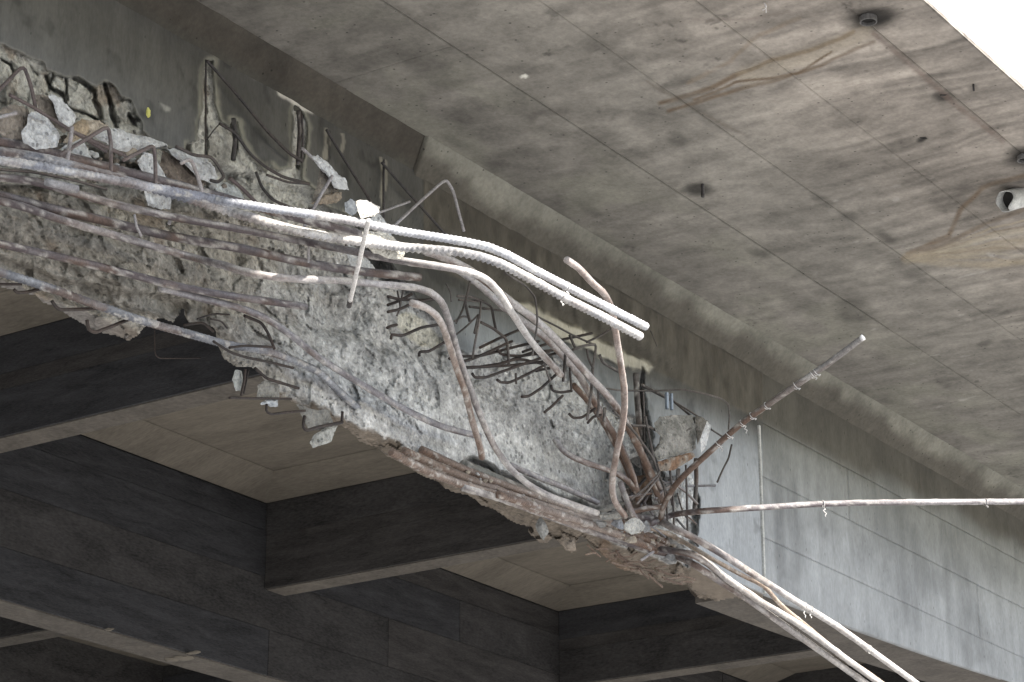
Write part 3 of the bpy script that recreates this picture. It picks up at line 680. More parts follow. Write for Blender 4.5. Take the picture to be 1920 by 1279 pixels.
def bar(label, pts, r=.0162, group=None, name='reinforcing_bar', ties=(), **kw):
    C = cat_rom(P3(pts)); base = C[0].copy()
    me = tube_me(name, C-base, r, seed=len(BAR)+1, **kw)
    o = link(name, me, None, None, label=label, cat='rebar', group=group, loc=base); BAR.append(o)
    px, py = proj(C)
    for tx, ty, hang in ties:       # scraps of tie wire still wound on the bar
        k = int(np.argmin(np.hypot(px-tx, py-ty))); p = C[k]-base; T = C[min(k+1, len(C)-1)]-C[max(k-1, 0)]; T /= np.linalg.norm(T)
        n1 = np.cross(T, [0, 0, 1]); n1 /= np.linalg.norm(n1)+1e-9; n2 = np.cross(T, n1); q = []
        for i in range(15):
            a = i/14*2*math.pi*1.15+.8; q.append(p+(n1*math.cos(a)+n2*math.sin(a))*(r+.003)+T*(.012*i/14))
        e = q[-1]; 
        for i in range(1, 7): q.append(e+np.array([.006*math.sin(i*1.7), -.004*i*.5, -hang*i/6])+T*.008*math.sin(i*2.1))
        link('tie_wire', tube_me('tie_wire', np.array(q), .0022, sides=5, c1=PALE, c2=PALE, dust=.9, step=.006), o)
    return o
RB = dict(rib=.0028, pitch=.020, sides=14)
RB2 = dict(rib=.0078, pitch=.026, sides=16, under=True)
bar('upper ribbed bar, sunlit white along its whole free length, curving out from the girder', [(-25, 297, 6.66), (110, 318, 6.50), (250, 345, 6.30), (380, 369, .06), (440, 381, -.02), (540, 396, -.06), (640, 411, -.08), (760, 435, -.14), (880, 455, -.22), (940, 473, -.28), (1010, 510, -.3), (1100, 556, -.34), (1212, 613, -.4)], along=[.25, .35, .35, .45, .85, .95, .95, .95], r=.0166, c2=np.array([.50, .50, .51]), c1=np.array([.15, .155, .18]), ties=[(1062, 540, .02)], **RB)
bar('lower ribbed bar with saw-toothed underside, sunlit except for one dark stretch', [(-25, 280, 6.72), (80, 296, 6.60), (180, 322, 6.48), (330, 365, 6.32), (420, 392, .10), (480, 410, -.01), (560, 432, -.05), (640, 447, -.07), (700, 455, -.06), (760, 463, -.05), (810, 467, -.10), (870, 474, -.16), (930, 490, -.2), (1000, 525, -.24), (1060, 558, -.28), (1120, 588, -.3), (1201, 630, -.34)], along=[.2, .3, .3, .4, .85, .95, .6, .9, .95, .9], r=.0168, c2=PALE, c1=np.array([.11, .115, .135]), ties=[(1050, 552, .03)], **RB2)  # the dip in along paints the shadow across the sunlit length
bar('topmost smooth bar at the left, purple brown, tucked beneath the white ribbed bar', [(-25, 261, 6.86), (60, 276, 6.84), (150, 300, 6.80), (300, 338, 6.72), (390, 362, 6.62), (480, 388, 6.48), (570, 412, 6.38), (640, 430, 6.34), (725, 452, 6.3)], r=.0185, dust=.12)
bar('smooth bar third from top whose bare right half bends down, sunlit cream', [(-25, 330, 6.86), (60, 340, 6.84), (150, 365, 6.80), (230, 386, 6.76), (330, 408, 6.7), (440, 428, 6.6), (560, 451, 6.48), (660, 471, .10), (735, 486, .01), (800, 496, -.06), (860, 506, -.10), (905, 520, -.09), (935, 548, -.05), (962, 590, .0), (1000, 645, .06), (1052, 703, .14)], c1=PURP, c2=PALE, along=[.15, .3, .3, .2, .25, .8, .85, .6, .35])
bar('short cut piece of grey bar lying just under the ribbed bars at left', [(87, 341, 6.76), (144, 355, 6.74)], r=.017, dust=.7)
bar('dark purple smooth bar crossing behind the small white bar, ending near the pale patch', [(-25, 360, 6.93), (100, 392, 6.88), (200, 415, 6.84), (320, 443, 6.8), (446, 465, 6.72), (560, 490, 6.66), (660, 507, 6.62), (786, 520, 6.58)], r=.0195, dust=.12)
bar('long smooth bar with broken sunlit spots, bending down across the pale core', [(-25, 370, 6.90), (50, 390, 6.88), (105, 409, 6.86), (211, 440, 6.82), (352, 480, 6.74), (420, 498, .12), (470, 512, -.01), (530, 521, -.03), (580, 524, -.03), (640, 526, -.01), (700, 532, .12), (780, 540, .14), (822, 560, .16), (841, 600, .2), (856, 655, .22), (880, 725, .24), (903, 785, .26), (932, 845, .28), (972, 893, .2), (1020, 925, .16), (1080, 948, .12), (1120, 962, .12)], along=[.2, .35, .3, .35, .6, .55, .6, .6, .4, .55, .6], c2=np.array([.44, .42, .41]), c1=PURP)
bar('bent smooth bar starting free over the pale patch, running down beside the long one', [(772, 568, .10), (800, 578, .12), (824, 600, .15), (840, 640, .18), (856, 690, .20), (872, 735, .22), (886, 790, .24), (900, 838, .26), (904, 858, .3)], along=[.7, .6, .5, .4, .2], c1=RUST*1.3, c2=np.array([.46, .42, .39]))
bar('straight rusty bar across the brown core, ending bluntly in mid face', [(-25, 452, 6.95), (94, 478, 6.92), (211, 506, 6.88), (330, 536, 6.84), (440, 556, 6.80), (573, 575, 6.76)], along=[.3, .25, .2, .3, .4], c1=PURP*1.05)
bar('pale dusty bar sweeping down the core to the lower right, rust on its underside', [(300, 540, 6.88), (380, 560, 6.86), (450, 578, 6.84), (500, 598, 6.83), (550, 632, 6.84), (600, 672, 6.88), (680, 722, 6.92), (760, 768, 6.94), (830, 800, 6.96), (898, 818, 6.98)], along=[.5, .65, .7, .55, .65, .6], c1=PURP*1.15)
bar('lowest ribbed bar, spanning the notch in the girder bottom at left', [(-25, 503, 6.92), (81, 536, 6.93), (181, 572, 6.93), (269, 602, 6.93), (350, 625, 6.92), (427, 646, 6.92), (504, 660, 6.93), (560, 680, 6.95), (600, 700, 6.95), (640, 738, 7.0), (700, 790, 7.08)], along=[.3, .25, .35, .35, .3, .7, .7, .6], c1=np.array([.075, .078, .09]), c2=np.array([.34, .35, .37]), rib=.003, pitch=.024, sides=12)
bar('thick dusty bar emerging behind the ribbed bars and sagging to the rubble knot', [(795, 470, 6.62), (850, 490, 6.58), (900, 520, 6.55), (950, 560, 6.55), (1010, 605, 6.6), (1060, 655, 6.62), (1100, 700, 6.64), (1150, 755, 6.66), (1180, 805, 6.7), (1210, 865, 6.75), (1245, 935, 6.85)], along=[.8, .7, .7, .7, .5, .2, .05], c1=RUST*1.25, c2=np.array([.43, .42, .42]), r=.0195)
bar('grey bar parallel beneath the thick dusty one, rust red at its foot', [(850, 500, 6.8), (900, 535, 6.74), (950, 580, 6.72), (1020, 632, 6.72), (1075, 690, 6.74), (1110, 745, 6.76), (1135, 790, 6.8), (1160, 830, 6.82), (1185, 890, 6.84), (1200, 950, 6.9)], along=[.8, .7, .75, .6, .3, .1, .0], c1=RUST*1.4, c2=np.array([.40, .40, .41]), r=.0185)
bar('rust orange bar leaning between the two sagging bars and the knot', [(1075, 722, 6.84), (1105, 755, 6.84), (1130, 790, 6.84), (1160, 845, 6.86), (1185, 900, 6.88), (1195, 930, 6.9)], dust=.15, c1=RUST*1.2, c2=TANC)
bar('S-curved bar standing up in front, its top end pointing left at the deck', [(1062, 487, -.02), (1085, 503, -.02), (1110, 530, -.02), (1134, 553, .0), (1148, 585, .0), (1157, 640, -.015), (1165, 690, -.02), (1171, 740, -.02), (1168, 790, -.01), (1156, 850, .01), (1148, 905, .05), (1153, 940, .08), (1172, 968, .1)], c1=RUST*1.3, c2=np.array([.47, .43, .41]), along=[.9, .7, .5, .35, .45, .4, .1])
bar('straight bar thrust up and out to the right with a bright cut end', [(1238, 975, 6.78), (1248, 940, 6.7), (1275, 900, 6.55), (1330, 848, 6.35), (1390, 795, 6.15), (1470, 738, 5.85), (1545, 687, 5.62), (1619, 632, .004)], c1=RUST*1.1, c2=np.array([.22, .215, .21]), along=[.1, .15, .25, .4, .85, .9], cap=np.array([.8, .78, .75]),
    ties=[(1518, 697, .012), (1528, 705, .004), (1487, 726, .006), (1440, 770, .005), (1412, 788, .006), (1392, 800, .045), (1370, 825, .01), (1345, 838, .03)])
bar('long bar stuck straight out to the right across the pale girder, its top edge sunlit', [(1222, 982, 6.8), (1260, 966, 6.75), (1310, 959, .06), (1355, 956, .0), (1440, 951, -.05), (1540, 945, -.1), (1680, 942, -.2), (1820, 941, -.3), (1975, 940, -.4)], c1=PURP*1.2, c2=np.array([.40, .38, .38]), along=[0, .2, .5, .6, .6], ties=[(1537, 945, .055), (1840, 941, .016), (1848, 941, .016)])
bar('uppermost of the bars trailing out of frame at lower right, bright on top', [(1178, 968, 6.9), (1230, 975, 6.86), (1265, 992, .06), (1300, 1008, -.0), (1355, 1040, -.04), (1430, 1088, -.07), (1500, 1132, -.09), (1570, 1175, -.12), (1650, 1232, -.15), (1760, 1312, -.2)], c1=PURP, c2=PALE, along=[.05, .3, .9, .9, .9], r=.0190, ties=[(1508, 1138, .05), (1516, 1142, .03), (1625, 1215, .01)])
bar('thin tan bar that parts from the uppermost trailing bar and dives to the next', [(1200, 985, 6.95), (1260, 1005, 6.9), (1330, 1045, .07), (1390, 1078, .02), (1432, 1100, -.02), (1465, 1135, -.03), (1510, 1172, -.04), (1575, 1225, -.06), (1640, 1270, -.08), (1700, 1315, -.1)], c1=TANC, c2=np.array([.45, .38, .31]), along=[.1, .3, .5, .6], r=.0125)
bar('middle trailing bar at lower right, white on top past the girder bottom', [(1240, 1030, 6.92), (1290, 1038, .03), (1320, 1052, -.01), (1370, 1090, -.02), (1430, 1130, -.04), (1500, 1172, -.06), (1590, 1238, -.08), (1700, 1318, -.1)], c1=PURP, c2=PALE, along=[.1, .8, .7, .9, .9], r=.019)
bar('lowest trailing bar at lower right, coming out of the rusted bundle', [(868, 914, 6.98), (940, 935, 6.98), (1030, 968, 6.98), (1120, 1000, 6.97), (1210, 1028, 6.96), (1265, 1042, 6.94), (1300, 1058, .0), (1350, 1090, -.01), (1400, 1122, .0), (1450, 1158, -.02), (1520, 1208, -.04), (1650, 1300, -.08)], c1=PURP, c2=PALE, along=[.6, .6, .3, .2, .8, .85, .9], r=.019)
for k, pts in enumerate([[(733, 847, 7.02), (790, 878, 7.0), (850, 903, 6.99), (930, 928, 6.98), (1010, 958, 6.97), (1100, 990, 6.97), (1200, 1018, 6.97), (1262, 1040, 6.97)],
                         [(757, 845, 7.03), (840, 882, 7.01), (950, 925, 6.99), (1040, 955, 6.97), (1120, 980, 6.97), (1200, 1008, 6.96), (1290, 1050, 6.96)],
                         [(790, 843, 7.05), (870, 880, 7.02), (960, 915, 7.0), (1060, 950, 6.98), (1140, 980, 6.97), (1210, 1003, 6.96), (1260, 1020, 6.95)],
                         [(933, 927, 6.95), (1000, 948, 6.94), (1080, 975, 6.94), (1160, 1003, 6.94), (1230, 1032, 6.95)]]):
    bar(['ribbed rust red bar along the girder bottom, starting furthest left in its bundle', 'ribbed rust red bar in the middle of the bundle on the girder bottom', 'ribbed rust red bar uppermost in the bundle on the girder bottom', 'short ribbed bar lying on top of the rusted bundle with its end in view'][k],
        pts, c1=RUST*1.25, c2=np.array([.27, .235, .21]), along=[.3, .45, .7, .8, .4, .15], rib=.003, pitch=.017, sides=12, r=.0185, group='ribbed bars bundled along the girder bottom')
bar('rust brown bar crossing the core from the left into the knot of rubble', [(1040, 822, 7.02), (1060, 848, 6.98), (1095, 866, 6.92), (1150, 885, 6.86), (1180, 905, 6.84), (1200, 935, 6.88)], along=[.8, .3, .1, .0], c1=RUST*1.2, c2=DUST)
bar('greenish rusty stub leaning against the grey lump in the knot', [(1163, 905, 6.8), (1170, 925, 6.78), (1182, 955, 6.76), (1192, 975, 6.76)], r=.016, dust=.5, c1=RUST*1.2)
bar('rust orange bar dropping behind the split block into the knot', [(1190, 800, 6.84), (1207, 865, 6.82), (1220, 900, 6.8), (1240, 942, 6.8)], dust=.12, c1=RUST*1.3, c2=TANC)
bar('half buried rusty bar lying level in the knot', [(1180, 962, 6.9), (1205, 955, 6.86), (1235, 950, 6.84)], r=.016, dust=.1, c1=RUST*1.1)
bar('dusty bar resting in the trough along the foot of the core', [(955, 872, 7.03), (1010, 895, 7.02), (1060, 915, 7.02), (1120, 942, 7.02)], dust=.6)
bar('grey duct pressed into the trough above the rusted bundle', [(868, 872, 7.06), (930, 898, 7.06), (1000, 928, 7.05), (1060, 950, 7.05), (1130, 975, 7.05)], r=.028, dust=.4, c1=np.array([.10, .10, .09]), c2=np.array([.22, .22, .20]), name='duct')
BAR[-1]['category'] = 'duct'
bar('small straight bar leaning in front of the ribbed bars, sunlit white with a dark tip', [(691, 413, -.30), (655, 571, -.03)], r=.0095, c1=PALE, c2=PALE, along=[1, 1, 1, 1, 1, 1, 1])  # pale base tint paints the sun it catches
link('bar_tip', tube_me('bar_tip', (lambda e: np.array([e[0]+(e[1]-e[0])*.95-e[0], e[0]+(e[1]-e[0])*1.02-e[0]]))(P3([(691, 413, -.30), (655, 571, -.03)])), .0118, c1=BLK, c2=BLK, dust=0), BAR[-1])

# thin stirrups and wires fixed in the girder: parts of it
def wire(pts, r=.0058, c1=np.array([.075, .058, .05]), c2=np.array([.17, .14, .125]), dust=.3, round_=.25, name='stirrup', label=None):
    C = polyround(P3(pts), round_) if len(pts) > 2 else P3(pts)
    o = link(name, tube_me(name, C, r, sides=7, c1=c1, c2=c2, dust=dust, seed=random.randint(1, 999), step=.014), girder, label=label); return o
def W(Y, *xy, **kw): wire([(xy[i], xy[i+1], Y) for i in range(0, len(xy), 2)], **kw)
LT = dict(c1=np.array([.20, .17, .16]), c2=DUST, dust=.6)
W(6.8, -20, 188, 0, 167, 44, 122, 58, 160, 68, 208, r=.008, c1=PURP)
W(6.75, 18, 178, 60, 200, 125, 240, 200, 285, r=.0075, c1=PURP)
W(6.7, -10, 222, 30, 212, r=.008, **LT)
W(6.6, 135, 238, 132, 262, 126, 302, r=.0085, **LT)
W(6.6, 110, 292, 160, 262, 203, 236, 208, 270, 208, 325, r=.0085, c1=PURP)
W(6.68, 125, 242, 170, 262, 235, 292, r=.008, c1=PURP)
W(6.6, 232, 300, 262, 285, 288, 272, 291, 300, 292, 345, r=.0085, c1=PURP)
W(6.58, 340, 306, 352, 299, 360, 302, 370, 328, 380, 362, r=.0085, **LT)
W(6.75, 330, 275, 363, 291, 395, 294, 405, 305, 421, 331, 409, 342, 395, 338, r=.0075, c1=BLK)
W(6.75, 430, 334, 450, 350, 480, 380, r=.009, c1=PURP)
W(6.95, 388, 114, 440, 172, 500, 245, 541, 287, 567, 302, r=.0075, c1=BLK, c2=BLK*2)
W(6.95, 412, 232, 440, 248, 470, 290, 500, 315, 530, 332, 580, 345, r=.0075, c1=BLK, c2=BLK*2)
W(6.98, 386, 112, 386, 180, 385, 292, r=.004, c1=BLK, c2=BLK)
W(6.98, 388, 262, 400, 245, 412, 232, r=.003, c1=BLK, c2=BLK)
W(6.97, 438, 222, 441, 262, 437, 300, r=.011, c1=BLK, c2=BLK*3)
W(6.97, 560, 208, 562, 250, 558, 308, r=.010, c1=BLK, c2=BLK*3)
W(6.97, 566, 215, 568, 260, 566, 305, r=.006, c1=BLK, c2=BLK*3)
W(6.95, 612, 243, 640, 290, 665, 330, 700, 385, r=.007, c1=BLK, c2=BLK*2)
W(6.95, 716, 305, 760, 355, 800, 400, 840, 445, r=.007, c1=BLK, c2=BLK*2)
W(6.97, 720, 300, 719, 350, 720, 425, r=.006, c1=BLK, c2=BLK*3)
W(6.6, 730, 432, 780, 385, 836, 335, 850, 358, 862, 405, 870, 434, r=.0075, **LT)
W(6.8, 702, 402, 735, 390, 768, 378, r=.006, **LT)
W(6.45, 623, 330, 600, 368, 571, 424, r=.008, **LT)
W(6.7, 600, 343, 592, 360, 593, 378, r=.005, **LT)
W(6.6, 566, 278, 590, 300, r=.0075, **LT)
W(6.85, 480, 322, 490, 350, 510, 375, 560, 395, 590, 390, r=.007, c1=BLK)
W(6.85, 500, 328, 540, 342, 580, 345, r=.006, c1=BLK)
W(6.5, 579, 452, 578, 492, r=.005, **LT)
W(6.75, 252, 402, 256, 425, 265, 443, r=.006, **LT)
W(6.75, 248, 392, 262, 388, r=.008, c1=RUST)
W(6.75, 322, 402, 317, 420, r=.008, **LT)
W(6.85, 0, 318, 60, 322, 140, 338, 200, 355, r=.006, c1=BLK)
W(6.85, 10, 328, 50, 333, 80, 337, r=.005, c1=BLK)
W(6.6, 658, 448, 648, 462, r=.006, c1=BLK)
# hooked ends of the torn stirrups
HK = dict(c1=np.array([.022, .018, .017]), c2=np.array([.065, .048, .040]), dust=.25)
for Y, pp in [(6.72, (727, 585, 750, 580, 775, 568, 812, 560)), (6.74, (727, 556, 750, 562, 800, 563, 822, 560)), (6.8, (727, 572, 745, 566, 772, 552)), (6.78, (726, 615, 735, 611, 744, 609)), (6.72, (733, 636, 734, 627, 755, 630, 790, 614, 826, 608)),
              (6.75, (786, 668, 786, 660, 805, 659, 836, 640)), (6.8, (842, 672, 860, 680, 890, 672, 960, 640)), (6.8, (872, 690, 926, 687, 970, 672, 1016, 682)), (6.76, (885, 700, 890, 708, 912, 708, 960, 690, 1043, 662)),
              (6.76, (932, 712, 938, 717, 955, 718, 993, 700, 1026, 682)), (6.74, (978, 744, 992, 743, 1015, 728, 1043, 702)), (6.76, (1033, 722, 1036, 733, 1052, 736, 1072, 733)), (6.74, (1067, 776, 1075, 784, 1092, 783, 1116, 766)), (6.72, (1102, 793, 1112, 782, 1127, 778)),
              (6.76, (1021, 773, 1035, 762, 1055, 742)), (6.84, (845, 668, 900, 668, 960, 652, 1010, 640)), (6.84, (885, 690, 940, 682, 1000, 660, 1060, 655)), (6.82, (930, 652, 940, 665, 975, 668, 1030, 660)), (6.85, (1005, 696, 1012, 694, 1032, 690)), (6.84, (855, 690, 890, 688, 950, 686, 1020, 678)),
              (6.9, (980, 660, 1040, 640, 1110, 625)), (6.86, (900, 652, 935, 635, 975, 618))]:
    W(Y, *pp, r=.0074, **HK)
for Y, pp, r in [(6.7, (902, 566, 899, 600, 892, 635, 886, 670), .006), (6.74, (898, 590, 890, 625), .008), (6.76, (855, 606, 868, 580, 878, 545, 881, 528), .006), (6.8, (857, 555, 882, 556, 905, 565, 922, 575, 926, 600, 930, 618), .0075), (6.82, (860, 562, 900, 565), .006),
                 (6.78, (872, 565, 876, 585, 881, 603), .008), (6.85, (880, 575, 920, 580, 950, 583), .007), (6.8, (901, 604, 925, 616, 950, 636, 953, 660, 954, 684), .008), (6.85, (852, 602, 868, 593, 878, 594, 884, 603), .006), (6.85, (855, 628, 875, 612, 897, 590), .005),
                 (6.5, (946, 511, 985, 535, 1004, 558, 1008, 600, 1003, 640, 998, 667), .0055), (6.85, (1000, 590, 1040, 610, 1077, 630, 1117, 648), .006), (6.75, (1074, 656, 1096, 648, 1118, 645, 1115, 670, 1110, 695), .0075),
                 (6.7, (1112, 690, 1108, 740, 1101, 787), .008), (6.8, (1100, 642, 1125, 630, 1150, 614), .007), (6.8, (1124, 665, 1130, 680, 1150, 692, 1170, 702), .009), (6.85, (1068, 628, 1075, 645, 1080, 655), .008), (6.86, (1100, 655, 1104, 675, 1112, 690), .007),
                 (6.82, (1115, 725, 1160, 732, 1230, 733, 1280, 730, 1320, 738, 1352, 747, 1366, 758, 1368, 780, 1366, 806), .0055), (6.85, (1203, 722, 1230, 736, 1262, 752), .0105), (6.85, (1262, 752, 1300, 784, 1305, 800, 1308, 818), .007),
                 (6.82, (1262, 752, 1300, 775, 1312, 784), .006), (6.75, (1184, 798, 1212, 798, 1232, 808, 1250, 813, 1272, 816, 1284, 808, 1295, 803), .008), (6.85, (1333, 805, 1356, 820), .006), (6.75, (1372, 834, 1366, 860, 1356, 879, 1345, 904), .006),
                 (6.86, (1192, 700, 1196, 760, 1204, 850, 1210, 890), .018), (6.83, (1206, 730, 1208, 780, 1209, 830), .0055), (6.7, (1210, 780, 1220, 830, 1228, 870), .007), (6.66, (1150, 770, 1190, 810, 1225, 860, 1236, 890), .0075),
                 (6.6, (1232, 870, 1238, 885, 1210, 915, 1183, 937), .006), (6.6, (1236, 885, 1237, 892, 1215, 920, 1194, 945), .006), (6.75, (1236, 892, 1248, 920, 1257, 935), .007), (6.75, (1256, 880, 1262, 930, 1264, 990), .007), (6.75, (1244, 905, 1250, 950, 1252, 985), .006),
                 (6.78, (1286, 872, 1288, 930, 1289, 995), .0065), (6.78, (1270, 925, 1280, 960, 1290, 975), .005), (6.8, (1272, 880, 1270, 900), .012), (6.9, (1305, 860, 1306, 900, 1302, 960), .014), (6.7, (1060, 665, 1058, 690, 1056, 715), .008), (6.74, (1068, 690, 1072, 735), .006),
                 (6.7, (1121, 730, 1123, 760, 1120, 780), .007), (6.68, (1134, 765, 1132, 790), .009), (6.66, (1020, 680, 1026, 700, 1032, 715), .006), (6.72, (967, 700, 968, 720), .006), (6.76, (745, 545, 751, 575, 744, 592), .005), (6.74, (756, 543, 750, 575), .005),
                 (6.78, (836, 532, 845, 548, 846, 566), .004), (6.9, (1220, 620, 1232, 650), .003)]:
    W(Y, *pp, r=r*.95, c1=np.array([.035, .030, .028]), c2=np.array([.20, .18, .165]), dust=.3)
# below the left notch and along the torn bottom
for Y, pp, r in [(7.0, (-10, 533, 40, 533), .006), (6.98, (26, 543, 32, 549, 50, 548, 76, 542), .007), (6.98, (97, 564, 104, 575, 112, 581, 150, 580, 186, 578), .0075), (6.98, (163, 600, 166, 618, 178, 624, 210, 612, 246, 597), .008), (7.05, (236, 632, 238, 628), .01),
                 (7.0, (345, 610, 380, 604, 400, 622), .006), (6.9, (370, 598, 400, 588, 430, 590), .004), (6.86, (395, 598, 415, 602, 426, 616), .004), (6.86, (458, 592, 490, 605, 503, 625, 515, 655), .007), (6.85, (400, 640, 430, 660, 460, 670, 500, 678, 550, 690), .006), (6.85, (430, 652, 460, 648, 512, 651), .006),
                 (6.98, (478, 690, 500, 710, 540, 722, 560, 728), .007), (6.98, (430, 746, 480, 747, 546, 748), .006), (6.98, (500, 758, 499, 772, 508, 777, 530, 774, 572, 770), .006), (6.95, (571, 780, 568, 800, 574, 808, 600, 800, 642, 792), .008), (6.95, (642, 772, 641, 790), .007), (7.3, (290, 608, 290, 672, 340, 672, 376, 671), .0025),
                 (6.98, (460, 692, 458, 712, 452, 742), .006), (6.98, (466, 694, 462, 715, 457, 738), .004)]:
    W(Y, *pp, r=r, **HK)
# tangle of rusted wire in the underside near the break
for k in range(26):
    x = random.uniform(1085, 1285); y = 1018+.30*(x-1090)+random.uniform(-8, 22); a = random.uniform(-.3, .9); L_ = random.uniform(14, 44)
    W(6.98+random.uniform(0, .02), x, y, x+L_*.5*math.cos(a), y+L_*.5*math.sin(a)+random.uniform(-4, 4), x+L_*math.cos(a), y+L_*math.sin(a), r=random.uniform(.004, .007), c1=RUST, c2=TANC, dust=.3)
W(6.86, 1203, 1050, 1225, 1035, r=.008, **LT)
# galvanised clip on the wire
o = box('wire_clip', (0, 0, 0), (.02, .02, .10), M_CLIP, girder, .004); o.location = onY(1252, 766, 6.80)
o = box('wire_clip', (0, 0, 0), (.014, .02, .10), M_CLIP, girder, .004); o.location = onY(1261, 768, 6.80)
# pale mortar and yellow mark on the face
bm = bmesh.new(); bmesh.ops.create_icosphere(bm, subdivisions=3, radius=1)
pc = onY(278, 211, 6.97)
for v in bm.verts: k_ = float(fbm(np.array([[v.co.x*2, v.co.y*2, v.co.z*2+3]]), 3, 4)[0]); q_ = v.co*(.5+k_); v.co = Vector((pc[0]+q_.x*.013, pc[1]+q_.y*.006, pc[2]+q_.z*.022))
me = bpy.data.meshes.new('paint_mark'); bm.to_mesh(me); bm.free(); link('paint_mark', me, girder, M_YEL)

# ------------------------------------------------------------------ loose lumps of concrete
def rock_me(name, sx, sy, sz, ang, seed, tint, sub=4, planes=18, rough=.10, tint2=None, boxy=0):
    rs = np.random.default_rng(seed); bm = bmesh.new(); bmesh.ops.create_icosphere(bm, subdivisions=sub, radius=1.0)
    v = np.array([q.co[:] for q in bm.verts])
    if boxy: v = v/((np.abs(v)**boxy).sum(1)**(1/boxy))[:, None]*.92
    for k in range(planes):
        n_ = rs.normal(size=3); n_ /= np.linalg.norm(n_); h = rs.uniform(.30, .66)*(1.55 if boxy else 1); d = v@n_; m = d > h; v[m] -= np.outer(d[m]-h, n_)*.99
    nz = fbm(v*2.1+seed, 4, seed); v *= (1+rough*2.2*(nz-.5)+rough*.5*(fbm(v*7+seed, 3, seed+2)-.5))[:, None]
    v = v/np.abs(v).max(0)
    ca, sa = math.cos(ang), math.sin(ang); a = v[:, 0]*sx; b = v[:, 2]*sz; w_ = v[:, 1]*sy
    a, b = a*ca-b*sa, a*sa+b*ca
    p = a[:, None]*R+b[:, None]*U+w_[:, None]*F
    for q, c in zip(bm.verts, p): q.co = Vector(c)
    me = bpy.data.meshes.new(name); bm.to_mesh(me); bm.free()
    t = np.asarray(tint)*(.75+.5*fbm(v*3+seed, 4, seed+8))[:, None]
    if tint2 is not None: t = mixc(t, tint2, sstep(.45, .55, fbm(v*1.6+seed*3, 3, seed+4)))
    at = me.attributes.new('tint', 'FLOAT_COLOR', 'POINT'); cc = np.ones((len(v), 4), np.float32); cc[:, :3] = t; at.data.foreach_set('color', cc.ravel())
    me.polygons.foreach_set('use_smooth', [False]*len(me.polygons)); me.materials.append(M_ROCK); return me
PXM = 12.6/FPX
GREYR = (.40, .405, .40); BRN = (.20, .175, .15); TANR = (.32, .28, .23); LIT = (.50, .50, .49)
def rock(label, x, y, Y, w, h, ang, seed, tint, dep=.7, group=None, tint2=None, planes=18, **kw):
    if abs(Y) < 2: Y = float(Ylit(x, y))+Y
    p = onY(x, y, Y); s_ = np.linalg.norm(p-np.array([0, 0, EYE]))/FPX*.5
    kw.setdefault('boxy', 6 if seed in (5, 9, 13, 27, 29, 31, 33, 47, 51, 59, 61, 79, 67, 35, 43, 85) else 0)
    me = rock_me('concrete_lump', w*s_, dep*s_*min(w, h), h*s_, -math.radians(ang), seed, tint, tint2=tint2, planes=planes, **kw)
    return link('concrete_lump', me, None, None, label=label, cat='concrete rubble', group=group, loc=p)
G1 = 'broken concrete lumps on the left ledge'; G2 = 'broken concrete lumps in the knot of bars'; G3 = 'concrete scraps hanging below the girder'
rock('small tan wedge under the long pale ledge fragment', 240, 282, 6.88, 44, 20, -6, 15, TANR, group=G1)
GREY2 = (.27, .27, .265)
rock('dark grey lump left of the rusty slice, behind the bars', 1208, 862, 6.9, 60, 44, 0, 53, (.24, .23, .22), group=G2)
rock('rusty shadowed lump deep in the knot behind the crossed thin rods', 1214, 900, 6.95, 64, 40, 0, 55, (.20, .14, .10), group=G2)
rock('long flat grey fragment laid in the knot, upper of two', 1148, 952, 6.86, 62, 15, -14, 59, (.23, .22, .20), group=G2)
rock('small pebble of concrete beside the rounded lump, left', 1128, 982, 6.9, 22, 16, 0, 63, GREY2, group=G2)
rock('blue grey chip behind the rounded lump', 1158, 982, 6.84, 26, 20, 10, 65, (.25, .26, .28), group=G2)
rock('grey square chip right of the rounded lump', 1212, 990, 6.84, 18, 28, 0, 67, (.28, .28, .28), group=G2)
rock('pale wedge under the uppermost trailing bar', 1262, 1010, 6.92, 60, 34, 20, 69, TANR, group=G2, tint2=GREY2)
rock('pale grey block above where the trailing bars begin', 1284, 1030, 6.94, 34, 34, 20, 71, GREYR, group=G2)
rock('small tan crumb on the rusted bundle below the rounded lump', 1186, 1012, 6.88, 30, 14, 0, 73, TANR, group=G2)
rock('grey lump in the tangle of rusted wire', 1256, 1048, 6.94, 36, 22, -8, 75, GREY2, group=G2)
rock('tan tongue of concrete below the bundle, pointing down', 1068, 1020, 7.06, 26, 34, -30, 87, (.26, .22, .18), group=G3)
rock('rounded grey bulge under the bundle left of the tan tongue', 1018, 992, 7.04, 24, 44, -20, 89, (.24, .24, .23), group=G3)
